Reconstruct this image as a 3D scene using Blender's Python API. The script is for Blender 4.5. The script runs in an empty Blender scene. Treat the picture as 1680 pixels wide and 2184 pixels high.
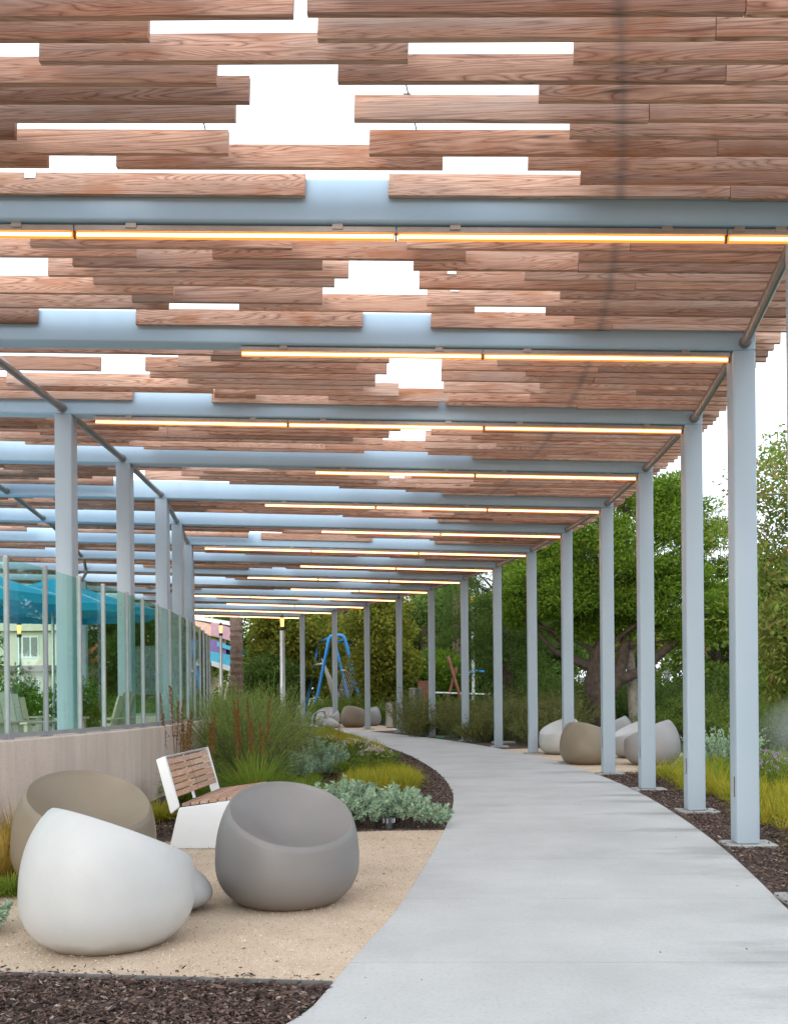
import bpy, bmesh, math, random
import numpy as np
from mathutils import Vector, Matrix
R = math.radians
random.seed(11)
rng = np.random.default_rng(5)
scene = bpy.context.scene
COL = scene.collection

# ------------------------------------------------------------------ camera
CAM_H = 1.4
F_PX, HORIZON, ROLL = 2050.0, 1473.5, 0.0093      # measured on a 1680 x 2184 copy of the photograph
cam_d = bpy.data.cameras.new('camera')
cam = bpy.data.objects.new('camera', cam_d)
COL.objects.link(cam)
cam.location = (0, 0, CAM_H)
cam.rotation_euler = (R(90), ROLL, 0)
cam_d.sensor_fit = 'HORIZONTAL'
cam_d.sensor_width = 24.0
cam_d.lens = F_PX / 1680 * 24.0
cam_d.shift_y = (HORIZON - 1092) / 1680
cam_d.clip_start = 0.05
cam_d.clip_end = 3000
scene.camera = cam

# ------------------------------------------------------------------ sky, sun, exposure
SUN_EL, SUN_AZ = R(13), R(205)                    # veiled, behind the camera and to its left
world = bpy.data.worlds.new('World')
scene.world = world
world.use_nodes = True
wn = world.node_tree.nodes
wl = world.node_tree.links
sky = wn.new('ShaderNodeTexSky')
sky.sky_type = 'NISHITA'
sky.sun_disc = False
sky.sun_elevation = SUN_EL
sky.sun_rotation = SUN_AZ
sky.air_density = 1.0
sky.dust_density = 1.5
sky.ozone_density = 1.0
# thin even overcast over the blue
hsv = wn.new('ShaderNodeHueSaturation')
hsv.inputs['Saturation'].default_value = 0.75
mixw = wn.new('ShaderNodeMixRGB')
mixw.inputs['Fac'].default_value = 0.8
mixw.inputs['Color2'].default_value = (6.2, 6.8, 7.5, 1)
wl.new(sky.outputs['Color'], hsv.inputs['Color'])
wl.new(hsv.outputs['Color'], mixw.inputs['Color1'])
wl.new(mixw.outputs['Color'], wn['Background'].inputs['Color'])
wn['Background'].inputs['Strength'].default_value = 0.15

sun_d = bpy.data.lights.new('sun', 'SUN')
sun_d.energy = 0.6
sun_d.angle = R(40)
sun_d.color = (1.0, 0.97, 0.93)
sun = bpy.data.objects.new('sun', sun_d)
COL.objects.link(sun)
sdir = Vector((math.sin(SUN_AZ) * math.cos(SUN_EL), math.cos(SUN_AZ) * math.cos(SUN_EL), math.sin(SUN_EL)))
sun.rotation_euler = sdir.to_track_quat('Z', 'Y').to_euler()
sun.location = (0, 0, 30)

scene.view_settings.view_transform = 'Standard'
scene.view_settings.look = 'None'
scene.view_settings.gamma = 1.0
scene.view_settings.use_curve_mapping = False
scene.view_settings.exposure = 1.05
scene.render.engine = 'CYCLES'
scene.cycles.max_bounces = 5
scene.cycles.diffuse_bounces = 3
scene.cycles.glossy_bounces = 2
scene.cycles.transmission_bounces = 3
scene.cycles.transparent_max_bounces = 12

# ------------------------------------------------------------------ survey helpers
def _ab(x, y):
    b = ((HORIZON - y) - ROLL * (x - 840)) / (1 + ROLL * ROLL)
    return (x - 840) + ROLL * b, b
def gp(x, y, z=0.0):
    """place on the level z that shows at photo point x, y"""
    a, b = _ab(x, y)
    Y = F_PX * (z - CAM_H) / b
    return (a * Y / F_PX, Y, z)
def at(x, y, Y):
    a, b = _ab(x, y)
    return (a * Y / F_PX, Y, CAM_H + b * Y / F_PX)

# ------------------------------------------------------------------ object helpers
def put(o, parent=None, label=None, cat=None, group=None, kind=None):
    COL.objects.link(o)
    if parent is not None:
        o.parent = parent
    if label: o['label'] = label
    if cat: o['category'] = cat
    if group: o['group'] = group
    if kind: o['kind'] = kind
    return o
def empty(name, loc=(0, 0, 0), rz=0.0, **kw):
    o = bpy.data.objects.new(name, None)
    o.location = loc
    o.rotation_euler = (0, 0, rz)
    o.empty_display_size = 0.1
    return put(o, **kw)
def mesh_obj(name, me, mat=None, **kw):
    o = bpy.data.objects.new(name, me)
    if mat is not None and not me.materials:
        me.materials.append(mat)
    return put(o, **kw)
def np_mesh(name, V, F, smooth=False):
    """V (n,3); F (m,k) one polygon size"""
    me = bpy.data.meshes.new(name)
    V = np.asarray(V, np.float32); F = np.asarray(F, np.int32)
    m, k = F.shape
    me.vertices.add(len(V)); me.vertices.foreach_set('co', V.ravel())
    me.loops.add(m * k); me.loops.foreach_set('vertex_index', F.ravel())
    me.polygons.add(m)
    me.polygons.foreach_set('loop_start', np.arange(0, m * k, k, dtype=np.int32))
    me.polygons.foreach_set('loop_total', np.full(m, k, np.int32))
    if smooth:
        me.polygons.foreach_set('use_smooth', np.ones(m, bool))
    me.update(calc_edges=True)
    me.validate()
    return me
def bm_mesh(name, bm, smooth=False, autosmooth=None):
    me = bpy.data.meshes.new(name)
    bmesh.ops.recalc_face_normals(bm, faces=bm.faces)
    bm.to_mesh(me); bm.free()
    if smooth:
        for p in me.polygons: p.use_smooth = True
    if autosmooth is not None:
        for p in me.polygons: p.use_smooth = True
        me.set_sharp_from_angle(angle=autosmooth)
    return me
def add_box(bm, lo, hi, M=None, bevel=0.0, seg=1):
    x0, y0, z0 = lo; x1, y1, z1 = hi
    r = bmesh.ops.create_cube(bm, size=1.0)
    vs = r['verts']
    for v in vs:
        v.co = Vector(((x0 + x1) / 2 + v.co.x * (x1 - x0), (y0 + y1) / 2 + v.co.y * (y1 - y0), (z0 + z1) / 2 + v.co.z * (z1 - z0)))
    if bevel > 0:
        es = list({e for v in vs for e in v.link_edges})
        r2 = bmesh.ops.bevel(bm, geom=es, offset=bevel, segments=seg, affect='EDGES', profile=0.5)
        vs = list({v for f in r2['faces'] for v in f.verts} | {v for v in vs if v.is_valid})
    if M is not None:
        for v in vs: v.co = M @ v.co
    return vs
def box_obj(name, lo, hi, mat, bevel=0.0, seg=1, **kw):
    bm = bmesh.new()
    add_box(bm, lo, hi, None, bevel, seg)
    return mesh_obj(name, bm_mesh(name, bm, autosmooth=R(40) if bevel else None), mat, **kw)
def tube_arrays(path, radii, n=10, cap=True):
    path = [Vector(p) for p in path]
    V, F = [], []
    up = Vector((0, 0, 1))
    prev = None
    for i, p in enumerate(path):
        if i == 0: d = path[1] - p
        elif i == len(path) - 1: d = p - path[i - 1]
        else: d = (path[i + 1] - path[i - 1])
        d.normalize()
        if prev is None:
            a = d.cross(up)
            if a.length < 1e-3: a = d.cross(Vector((1, 0, 0)))
            a.normalize()
        else:
            a = prev - d * prev.dot(d)
            a.normalize()
        prev = a
        b = d.cross(a)
        for k in range(n):
            t = 2 * math.pi * k / n
            V.append(p + (a * math.cos(t) + b * math.sin(t)) * radii[i])
    for i in range(len(path) - 1):
        for k in range(n):
            F.append((i * n + k, i * n + (k + 1) % n, (i + 1) * n + (k + 1) % n, (i + 1) * n + k))
    return V, F
def add_tube(bm, path, radii, n=10, cap=True):
    if not hasattr(radii, '__len__'): radii = [radii] * len(path)
    V, F = tube_arrays(path, radii, n)
    vs = [bm.verts.new(v) for v in V]
    for f in F: bm.faces.new([vs[i] for i in f])
    if cap:
        bm.faces.new(vs[:n][::-1]); bm.faces.new(vs[-n:])
    return vs
def tube_obj(name, path, radii, mat, n=10, **kw):
    bm = bmesh.new(); add_tube(bm, path, radii, n)
    return mesh_obj(name, bm_mesh(name, bm, autosmooth=R(50)), mat, **kw)
def lathe(bm, prof, n=24, M=None):
    rings = []
    for r_, z in prof:
        rings.append([bm.verts.new((r_ * math.cos(2 * math.pi * k / n), r_ * math.sin(2 * math.pi * k / n), z)) for k in range(n)])
    for a, b in zip(rings[:-1], rings[1:]):
        for k in range(n):
            bm.faces.new((a[k], a[(k + 1) % n], b[(k + 1) % n], b[k]))
    bm.faces.new(rings[0][::-1]); bm.faces.new(rings[-1])
    if M is not None:
        for rg in rings:
            for v in rg: v.co = M @ v.co
def poly_sheet(name, pts, z, mat, depth=0.0, **kw):
    bm = bmesh.new()
    vs = [bm.verts.new((p[0], p[1], z)) for p in pts]
    f = bm.faces.new(vs)
    if depth > 0:
        r = bmesh.ops.extrude_face_region(bm, geom=[f])
        for v in r['geom']:
            if isinstance(v, bmesh.types.BMVert): v.co.z -= depth
    bmesh.ops.triangulate(bm, faces=[q for q in bm.faces if len(q.verts) > 4])
    return mesh_obj(name, bm_mesh(name, bm), mat, **kw)
def copy_tree(o, parent=None):
    c = o.copy(); COL.objects.link(c); c.parent = parent
    for ch in o.children: copy_tree(ch, c)
    return c

# ------------------------------------------------------------------ materials
class NT:
    def __init__(s, name):
        s.m = bpy.data.materials.new(name); s.m.use_nodes = True
        s.t = s.m.node_tree; s.n = s.t.nodes; s.l = s.t.links
        s.p = s.n['Principled BSDF']; s.out = s.n['Material Output']
    def add(s, typ, **kw):
        n = s.n.new(typ)
        for k, v in kw.items():
            if k.startswith('_'): setattr(n, k[1:], v)
            else: n.inputs[k.replace('__', ' ')].default_value = v
        return n
    def link(s, a, b): s.l.new(a, b)
    def noise(s, scale, detail=3, rough=0.55, vec=None, dist=0.0):
        n = s.add('ShaderNodeTexNoise', Scale=scale, Detail=detail, Roughness=rough, Distortion=dist)
        if vec is not None: s.link(vec, n.inputs['Vector'])
        return n.outputs['Fac']
    def ramp(s, fac, stops):
        n = s.add('ShaderNodeValToRGB')
        el = n.color_ramp.elements
        while len(el) < len(stops): el.new(0.5)
        for e, (p, c) in zip(el, stops):
            e.position = p; e.color = (c[0], c[1], c[2], 1) if hasattr(c, '__len__') else (c, c, c, 1)
        s.link(fac, n.inputs['Fac'])
        return n.outputs['Color']
    def mix(s, fac, a, b, mode='MIX'):
        n = s.add('ShaderNodeMixRGB', _blend_type=mode)
        for nm, v in (('Fac', fac), ('Color1', a), ('Color2', b)):
            if isinstance(v, (int, float)): n.inputs[nm].default_value = v
            elif isinstance(v, tuple): n.inputs[nm].default_value = (*v, 1) if len(v) == 3 else v
            else: s.link(v, n.inputs[nm])
        return n.outputs['Color']
    def math(s, op, a, b=0.0, clamp=False):
        n = s.add('ShaderNodeMath', _operation=op, _use_clamp=clamp)
        for i, v in enumerate((a, b)):
            if isinstance(v, (int, float)): n.inputs[i].default_value = v
            else: s.link(v, n.inputs[i])
        return n.outputs[0]
    def pos(s): return s.add('ShaderNodeNewGeometry').outputs['Position']
    def obj(s): return s.add('ShaderNodeTexCoord').outputs['Object']
    def mapping(s, vec, scale=(1, 1, 1), loc=(0, 0, 0), rot=(0, 0, 0)):
        n = s.add('ShaderNodeMapping')
        n.inputs['Scale'].default_value = scale; n.inputs['Location'].default_value = loc; n.inputs['Rotation'].default_value = rot
        s.link(vec, n.inputs['Vector']); return n.outputs['Vector']
    def bump(s, h, strength=0.3, dist=0.01):
        n = s.add('ShaderNodeBump', Strength=strength, Distance=dist)
        s.link(h, n.inputs['Height']); s.link(n.outputs['Normal'], s.p.inputs['Normal'])
    def base(s, c):
        if isinstance(c, tuple): s.p.inputs['Base Color'].default_value = (*c, 1)
        else: s.link(c, s.p.inputs['Base Color'])
    def rough(s, v):
        if isinstance(v, (int, float)): s.p.inputs['Roughness'].default_value = v
        else: s.link(v, s.p.inputs['Roughness'])

def simple(name, c, rough=0.6, var=0.12, scale=6.0, metal=0.0, bump=0.0, bscale=60):
    t = NT(name)
    v = t.noise(scale, 4, 0.6, t.pos())
    lo = tuple(x * (1 - var) for x in c); hi = tuple(min(1, x * (1 + var)) for x in c)
    t.base(t.ramp(v, [(0.3, lo), (0.7, hi)]))
    t.rough(rough); t.p.inputs['Metallic'].default_value = metal
    if bump: t.bump(t.noise(bscale, 3, 0.6, t.pos()), bump, 0.005)
    return t.m

def m_paint(name, lo, hi):
    t = NT(name)
    p = t.pos()
    big = t.noise(0.9, 4, 0.6, p)
    streak = t.noise(6, 3, 0.6, t.mapping(p, (1, 1, 0.12)))
    c = t.ramp(big, [(0.3, lo), (0.7, hi)])
    c = t.mix(t.math('MULTIPLY', streak, 0.16), c, (0.33, 0.38, 0.42))
    t.base(c); t.rough(t.ramp(streak, [(0.3, 0.34), (0.7, 0.5)]))
    t.p.inputs['Metallic'].default_value = 0.0
    t.bump(t.noise(180, 2, 0.5, p), 0.05, 0.002)
    return t.m
def m_wood(name, dark, mid, light, grain_axis='x', warm=(0.40, 0.15, 0.055)):
    t = NT(name)
    g = t.add('ShaderNodeNewGeometry')
    oi = t.add('ShaderNodeObjectInfo')
    rnd = t.math('FRACT', t.math('ADD', oi.outputs['Random'], g.outputs['Random Per Island']))
    off = t.add('ShaderNodeCombineXYZ')
    t.link(t.math('MULTIPLY', rnd, 61.0), off.inputs[0]); t.link(t.math('MULTIPLY', rnd, 37.0), off.inputs[1]); t.link(t.math('MULTIPLY', rnd, 23.0), off.inputs[2])
    va = t.add('ShaderNodeVectorMath', _operation='ADD')
    t.link(g.outputs['Position'], va.inputs[0]); t.link(off.outputs[0], va.inputs[1])
    s1 = {'x': (0.36, 8.5, 8.5), 'y': (8.5, 0.36, 8.5)}[grain_axis]
    s2 = {'x': (1.6, 85, 85), 'y': (85, 1.6, 85)}[grain_axis]
    v1 = t.mapping(va.outputs[0], s1)
    v2 = t.mapping(va.outputs[0], s2)
    # contour bands of a stretched noise give cathedral grain
    n1 = t.noise(1.0, 2, 0.45, v1, 0.6)
    bands = t.math('FRACT', t.math('MULTIPLY', n1, 28.0))
    bands = t.math('ABSOLUTE', t.math('SUBTRACT', bands, 0.5))
    fine = t.noise(1.0, 4, 0.7, v2)
    stain = t.noise(1.5, 3, 0.6, t.mapping(va.outputs[0], {'x': (1.3, 4, 4), 'y': (4, 1.3, 4)}[grain_axis]))
    c = t.ramp(bands, [(0.0, tuple(x * .8 for x in dark)), (0.10, mid), (0.40, light)])
    c = t.mix(t.ramp(fine, [(0.35, 0.0), (0.62, 0.35)]), c, mid)
    c = t.mix(t.ramp(fine, [(0.55, 0.0), (0.66, 0.65)]), c, dark)
    c = t.mix(t.ramp(fine, [(0.30, 0.5), (0.42, 0.0)]), c, tuple(min(1, x * 1.2) for x in light))
    c = t.mix(t.ramp(stain, [(0.54, 0.0), (0.72, 0.7)]), c, warm)
    grey = t.noise(0.7, 2, 0.5, t.mapping(va.outputs[0], (1, 3, 3), (7, 3, 1)))
    c = t.mix(t.ramp(grey, [(0.48, 0.0), (0.72, 0.6)]), c, tuple(0.8 * (x * 0.35 + 0.65 * sum(light) / 3) for x in light))
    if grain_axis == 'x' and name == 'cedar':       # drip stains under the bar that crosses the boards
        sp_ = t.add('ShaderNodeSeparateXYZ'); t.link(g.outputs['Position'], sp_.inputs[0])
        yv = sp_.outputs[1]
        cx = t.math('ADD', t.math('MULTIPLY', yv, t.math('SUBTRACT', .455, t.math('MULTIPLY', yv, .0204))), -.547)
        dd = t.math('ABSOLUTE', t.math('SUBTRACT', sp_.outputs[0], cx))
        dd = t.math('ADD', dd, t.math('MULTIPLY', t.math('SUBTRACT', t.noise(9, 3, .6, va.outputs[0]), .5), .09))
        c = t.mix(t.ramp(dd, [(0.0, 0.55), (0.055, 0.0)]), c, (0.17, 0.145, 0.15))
    tint = t.ramp(rnd, [(0.0, (0.60, 0.52, 0.47)), (0.3, (1.0, 0.93, 0.89)), (0.6, (1.2, 1.13, 1.08)), (0.8, (1.0, 0.86, 0.77)), (1.0, (0.8, 0.66, 0.57))])
    c = t.mix(1.0, c, tint, 'MULTIPLY')
    # knots
    vo = t.add('ShaderNodeTexVoronoi', Scale=1.0)
    t.link(t.mapping(va.outputs[0], {'x': (1.1, 6.5, 6.5), 'y': (6.5, 1.1, 6.5)}[grain_axis]), vo.inputs['Vector'])
    c = t.mix(t.ramp(vo.outputs['Distance'], [(0.03, 0.85), (0.11, 0.0)]), c, tuple(x * 0.35 for x in dark))
    t.base(c); t.rough(0.72)
    t.bump(t.math('ADD', bands, fine), 0.12, 0.003)
    return t.m
def m_concrete(name, lo, hi, wet=None, scale=1.3, bump=0.12, streak=False):
    t = NT(name)
    p = t.pos()
    a = t.noise(scale, 5, 0.65, p)
    b = t.noise(45, 3, 0.6, p)
    c = t.ramp(a, [(0.32, lo), (0.68, hi)])
    c = t.mix(t.ramp(b, [(0.35, 0.25), (0.5, 0.0)]), c, tuple(x * 0.7 for x in lo))
    sp = t.noise(160, 2, 0.5, p)
    c = t.mix(t.ramp(sp, [(0.68, 0.0), (0.76, 0.5)]), c, tuple(x * 0.5 for x in lo))
    rgh = 0.8
    if streak:
        sk = t.noise(5, 4, 0.65, t.mapping(p, (1, 1, 0.08)))
        c = t.mix(t.ramp(sk, [(0.45, 0.0), (0.7, 0.4)]), c, tuple(x * 0.68 for x in lo))
    if wet:
        wob = t.noise(3.2, 4, 0.6, t.mapping(p, (0.7, 2.4, 1)))
        tot = None
        for (x, y, rx, ry, k) in wet:
            m = t.mapping(p, (1 / rx, 1 / ry, 0), (-x / rx, -y / ry, 0))
            ln = t.add('ShaderNodeVectorMath', _operation='LENGTH'); t.link(m, ln.inputs[0])
            d = t.math('ADD', ln.outputs['Value'], t.math('MULTIPLY', t.math('SUBTRACT', wob, 0.5), 2.2))
            w = t.math('MULTIPLY', t.math('SUBTRACT', 1.0, d, True), k * .85)
            tot = w if tot is None else t.math('MAXIMUM', tot, w)
        c = t.mix(tot, c, tuple(x * 0.42 for x in lo))
        rgh = t.ramp(tot, [(0.0, 0.8), (0.7, 0.45)])
    t.base(c); t.rough(rgh)
    t.bump(t.math('ADD', t.math('MULTIPLY', b, 0.6), sp), bump, 0.004)
    return t.m
def m_leaf(name, cols, trans=0.35, rough=0.55):
    t = NT(name)
    g = t.add('ShaderNodeNewGeometry')
    r_ = g.outputs['Random Per Island']
    n = len(cols)
    c = t.ramp(r_, [(i / max(1, n - 1), q) for i, q in enumerate(cols)])
    big = t.noise(0.9, 3, 0.6, g.outputs['Position'])
    c = t.mix(t.ramp(big, [(0.35, 0.0), (0.7, 0.45)]), c, cols[-1])
    df = t.add('ShaderNodeBsdfDiffuse'); t.link(c, df.inputs['Color'])
    tr = t.add('ShaderNodeBsdfTranslucent')
    t.link(c, tr.inputs['Color'])
    mx = t.add('ShaderNodeMixShader', Fac=trans)
    t.link(df.outputs[0], mx.inputs[1]); t.link(tr.outputs[0], mx.inputs[2]); t.link(mx.outputs[0], t.out.inputs['Surface'])
    return t.m
def m_glass(name, tint, gloss=1.0):
    t = NT(name)
    tb = t.add('ShaderNodeBsdfTransparent', Color=(*tint, 1))
    gl = t.add('ShaderNodeBsdfGlossy', Color=(0.9, 0.97, 0.95, 1), Roughness=0.02)
    fr = t.add('ShaderNodeFresnel', IOR=1.45)
    mx = t.add('ShaderNodeMixShader')
    bf = t.add('ShaderNodeNewGeometry').outputs['Backfacing']
    t.link(t.math('MULTIPLY', t.math('MULTIPLY', fr.outputs[0], gloss, True), t.math('SUBTRACT', 1.0, bf)), mx.inputs['Fac'])
    t.link(tb.outputs[0], mx.inputs[1]); t.link(gl.outputs[0], mx.inputs[2]); t.link(mx.outputs[0], t.out.inputs['Surface'])
    return t.m
def m_emit(name, c, s):
    t = NT(name)
    e = t.add('ShaderNodeEmission', Color=(*c, 1), Strength=s)
    t.link(e.outputs[0], t.out.inputs['Surface'])
    return t.m
def m_shell(name, c, foot_tint=(0.20, 0.13, 0.09)):
    """cast stone furniture, browner towards the foot"""
    t = NT(name)
    o = t.obj()
    a = t.noise(3.0, 4, 0.6, o)
    lo = tuple(x * 0.93 for x in c); hi = tuple(min(1, x * 1.05) for x in c)
    col = t.ramp(a, [(0.3, lo), (0.7, hi)])
    sep = t.add('ShaderNodeSeparateXYZ'); t.link(o, sep.inputs[0])
    h = t.math('ADD', sep.outputs[2], t.math('MULTIPLY', t.math('SUBTRACT', t.noise(9, 4, 0.6, o), 0.5), 0.10))
    col = t.mix(t.ramp(h, [(0.005, 0.75), (0.085, 0.0)]), col, foot_tint)  # brown mixed in over the lowest part, edge broken by noise
    sp = t.noise(90, 3, 0.6, o)
    col = t.mix(t.ramp(sp, [(0.62, 0.0), (0.75, 0.25)]), col, tuple(x * 0.6 for x in c))
    t.base(col); t.rough(0.46)
    t.bump(sp, 0.06, 0.002)
    return t.m
def m_ground(name, stops, scale, bump=0.4, bscale=40, dist=0.02):
    t = NT(name); p = t.pos()
    a = t.noise(scale, 6, 0.7, p)
    c = t.ramp(a, stops)
    f = t.noise(bscale * 2.2, 3, 0.7, p)
    c = t.mix(t.ramp(f, [(0.36, 0.7), (0.52, 0.0)]), c, tuple(x * 0.45 for x in stops[0][1]))
    t.base(c); t.rough(0.92)
    t.bump(t.noise(bscale, 4, 0.7, p), bump, dist)
    return t.m

PAINT_SKY = m_paint('paint_sky_tinted', (0.42, 0.58, 0.73), (0.46, 0.62, 0.77))  # same paint as columns, lighter, with blue sky reflection put into the colour
COLPAINT = m_paint('column_paint', (0.335, 0.405, 0.465), (0.375, 0.445, 0.505))
PIPEM = simple('rail_steel', (0.27, 0.245, 0.235), 0.35, 0.15, 9, 0.5)
WOOD = m_wood('cedar', (0.215, 0.106, 0.07), (0.46, 0.265, 0.19), (0.655, 0.445, 0.345))
TEAK = m_wood('teak', (0.24, 0.14, 0.095), (0.42, 0.27, 0.19), (0.52, 0.36, 0.27), 'y', (0.44, 0.24, 0.13))
PALEWOOD = m_wood('weathered_wood', (0.40, 0.33, 0.26), (0.55, 0.48, 0.39), (0.62, 0.56, 0.48), 'y', (0.5, 0.4, 0.3))
GALV = simple('galvanised', (0.62, 0.64, 0.65), 0.4, 0.1, 20, 0.7)
STEELDK = simple('weathered_steel', (0.20, 0.19, 0.18), 0.55, 0.3, 14, 0.4)
DARKMETAL = simple('dark_metal', (0.05, 0.055, 0.06), 0.5)
RAIL = simple('anodised_rail', (0.42, 0.37, 0.34), 0.45, 0.08, 10, 0.4)
LED = m_emit('lit_tube', (1.0, 0.47, 0.19), 5.5)
LEDGLOW = m_emit('amber_halo', (1.0, 0.24, 0.03), 1.0)  # for an added glowing strip that imitates the orange glare around the tubes
LAMP = m_emit('lit_lantern', (1.0, 0.50, 0.14), 1.5)
WHITE = simple('white_powder_coat', (0.80, 0.81, 0.81), 0.4, 0.04, 4)
GLASS = m_glass('green_tinted_glass', (0.79, 0.945, 0.90), 1.5)
POSTM = simple('fence_post_metal', (0.34, 0.335, 0.35), 0.42, 0.08, 8, 0.3)
TEAL = simple('teal_canvas', (0.01, 0.42, 0.68), 0.8, 0.12, 2)
WALLM = m_concrete('wall_concrete', (0.58, 0.475, 0.40), (0.68, 0.57, 0.49), None, 1.1, 0.2, True)
WET = [(3.0, 8.2, .9, .42, .75), (3.1, 7.3, 1.0, .38, .7), (3.35, 10.7, 1.2, .22, .9), (3.3, 11.9, 1.1, .2, .9), (3.2, 12.6, 1.0, .22, .8), (2.95, 9.5, .8, .2, .8), (3.2, 14.4, 1.0, .25, .8),
       (2.2, 5.0, .75, .36, .6), (2.0, 4.35, .5, .25, .45), (2.4, 5.8, .6, .2, .4), (3.0, 16.2, .9, .25, .6), (1.2, 11.6, .6, .2, .25)]
PATHM = m_concrete('path_concrete', (0.385, 0.383, 0.368), (0.49, 0.488, 0.47), WET, 0.8, 0.12)
FOOTM = m_concrete('footing_concrete', (0.29, 0.285, 0.275), (0.38, 0.375, 0.36))
DG = m_ground('decomposed_granite', [(0.3, (0.50, 0.375, 0.265)), (0.5, (0.58, 0.445, 0.32)), (0.72, (0.65, 0.515, 0.38))], 2.6, 0.5, 90, 0.008)
def m_grit():
    t = NT('granite_grit')
    g = t.add('ShaderNodeNewGeometry')
    t.base(t.ramp(g.outputs['Random Per Island'], [(0.0, (0.20, 0.13, 0.09)), (0.35, (0.42, 0.31, 0.22)), (0.75, (0.60, 0.48, 0.36)), (1.0, (0.72, 0.62, 0.50))])); t.rough(0.9)
    return t.m
PEB = m_grit()
MULCH = m_ground('bark_mulch', [(0.3, (0.055, 0.036, 0.027)), (0.6, (0.105, 0.068, 0.05)), (0.8, (0.16, 0.105, 0.08))], 8, 0.9, 35, 0.03)
def m_chips():
    t = NT('bark_chips')
    g = t.add('ShaderNodeNewGeometry')
    c = t.ramp(g.outputs['Random Per Island'], [(0.0, (0.022, 0.014, 0.013)), (0.45, (0.078, 0.046, 0.034)), (0.8, (0.145, 0.085, 0.062)), (0.95, (0.22, 0.15, 0.12)), (1.0, (0.38, 0.30, 0.26))])
    t.base(c); t.rough(0.85); return t.m
CHIPS = m_chips()
SOIL = m_ground('park_ground', [(0.3, (0.045, 0.06, 0.025)), (0.55, (0.075, 0.10, 0.035)), (0.75, (0.12, 0.11, 0.06))], 1.2, 0.6, 12, 0.05)
DECK = m_concrete('terrace_paving', (0.52, 0.49, 0.45), (0.60, 0.57, 0.53))
BARK = simple('bark', (0.085, 0.06, 0.045), 0.9, 0.45, 9, 0, 0.8, 25)
PALMBARK = simple('palm_bark', (0.20, 0.135, 0.10), 0.9, 0.4, 9, 0, 0.8, 18)
PALEBARK = simple('pale_bark', (0.33, 0.29, 0.24), 0.9, 0.35, 9, 0, 0.6, 25)
STEM = simple('green_stem', (0.11, 0.12, 0.05), 0.8, 0.3, 9)
L_BRIGHT = m_leaf('leaf_bright', [(0.067, 0.126, 0.015), (0.123, 0.210, 0.025), (0.223, 0.336, 0.041)])
L_DARK = m_leaf('leaf_dark', [(0.050, 0.096, 0.025), (0.092, 0.157, 0.036), (0.169, 0.239, 0.058)])
L_MID = m_leaf('leaf_mid', [(0.074, 0.132, 0.023), (0.150, 0.220, 0.042), (0.249, 0.332, 0.061)])
L_YEL = m_leaf('leaf_yellowing', [(0.089, 0.128, 0.023), (0.176, 0.205, 0.032), (0.300, 0.257, 0.041), (0.212, 0.239, 0.041)])
L_LOOSE = m_leaf('leaf_loose', [(0.071, 0.141, 0.029), (0.142, 0.261, 0.040), (0.263, 0.381, 0.069), (0.323, 0.200, 0.080)], 0.45)
L_SAGE = m_leaf('leaf_sage', [(0.230, 0.330, 0.221), (0.345, 0.466, 0.317), (0.475, 0.614, 0.428)], 0.2, 0.8)
L_WISP = m_leaf('leaf_wispy', [(0.144, 0.197, 0.045), (0.237, 0.311, 0.071), (0.366, 0.440, 0.112)], 0.3)
L_GRASS = m_leaf('grass_green', [(0.107, 0.167, 0.026), (0.178, 0.265, 0.039), (0.286, 0.361, 0.059)], 0.35)
L_GOLD = m_leaf('grass_golden', [(0.239, 0.270, 0.032), (0.351, 0.378, 0.039), (0.477, 0.432, 0.043), (0.506, 0.297, 0.055), (0.281, 0.337, 0.043)], 0.35)
L_OLIVE = m_leaf('leaf_olive', [(0.089, 0.116, 0.033), (0.150, 0.184, 0.053), (0.233, 0.260, 0.083), (0.205, 0.164, 0.071)], 0.3)
L_TAN = m_leaf('grass_tan', [(0.289, 0.223, 0.056), (0.446, 0.315, 0.084), (0.315, 0.341, 0.056), (0.525, 0.262, 0.070)], 0.3)
L_RUST = m_leaf('seed_rust', [(0.135, 0.063, 0.025), (0.225, 0.102, 0.036), (0.330, 0.158, 0.050)], 0.2)
L_WHITE = m_leaf('petal_white', [(0.55, 0.50, 0.40), (0.7, 0.66, 0.56), (0.62, 0.45, 0.40)], 0.3)
L_PURPLE = m_leaf('petal_purple', [(0.34, 0.22, 0.42), (0.46, 0.32, 0.55)], 0.3)
L_PALM = m_leaf('palm_leaf', [(0.052, 0.096, 0.026), (0.088, 0.149, 0.035)], 0.25)
SH_WHITE = m_shell('white_cast_stone', (0.45, 0.443, 0.425))
SH_GREY = m_shell('grey_cast_stone', (0.178, 0.163, 0.153))
SH_TAUPE = m_shell('taupe_cast_stone', (0.205, 0.163, 0.112))
SH_LGREY = m_shell('pale_grey_cast_stone', (0.30, 0.285, 0.28))
BLUE = simple('blue_play_paint', (0.02, 0.24, 0.62), 0.35, 0.06)
BROWN = simple('brown_timber', (0.24, 0.10, 0.06), 0.7, 0.2)
STEEL = simple('brushed_steel', (0.55, 0.56, 0.56), 0.28, 0.1, 12, 0.9)
CREAM = simple('cream_stucco', (0.68, 0.60, 0.46), 0.9, 0.05, 2)
ROOFT = simple('brown_roof_tile', (0.20, 0.14, 0.11), 0.85, 0.25, 3)
WINM = simple('window_dark', (0.05, 0.06, 0.07), 0.15)
PINK = simple('pink_canopy', (0.62, 0.36, 0.42), 0.6)
PURPLE = simple('purple_canopy', (0.26, 0.17, 0.42), 0.6)
AQUA = simple('aqua_canopy', (0.10, 0.52, 0.72), 0.6)
PEACH = simple('peach_canopy', (0.85, 0.55, 0.42), 0.6)
LIDM = simple('green_lid', (0.10, 0.34, 0.22), 0.6)
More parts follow.
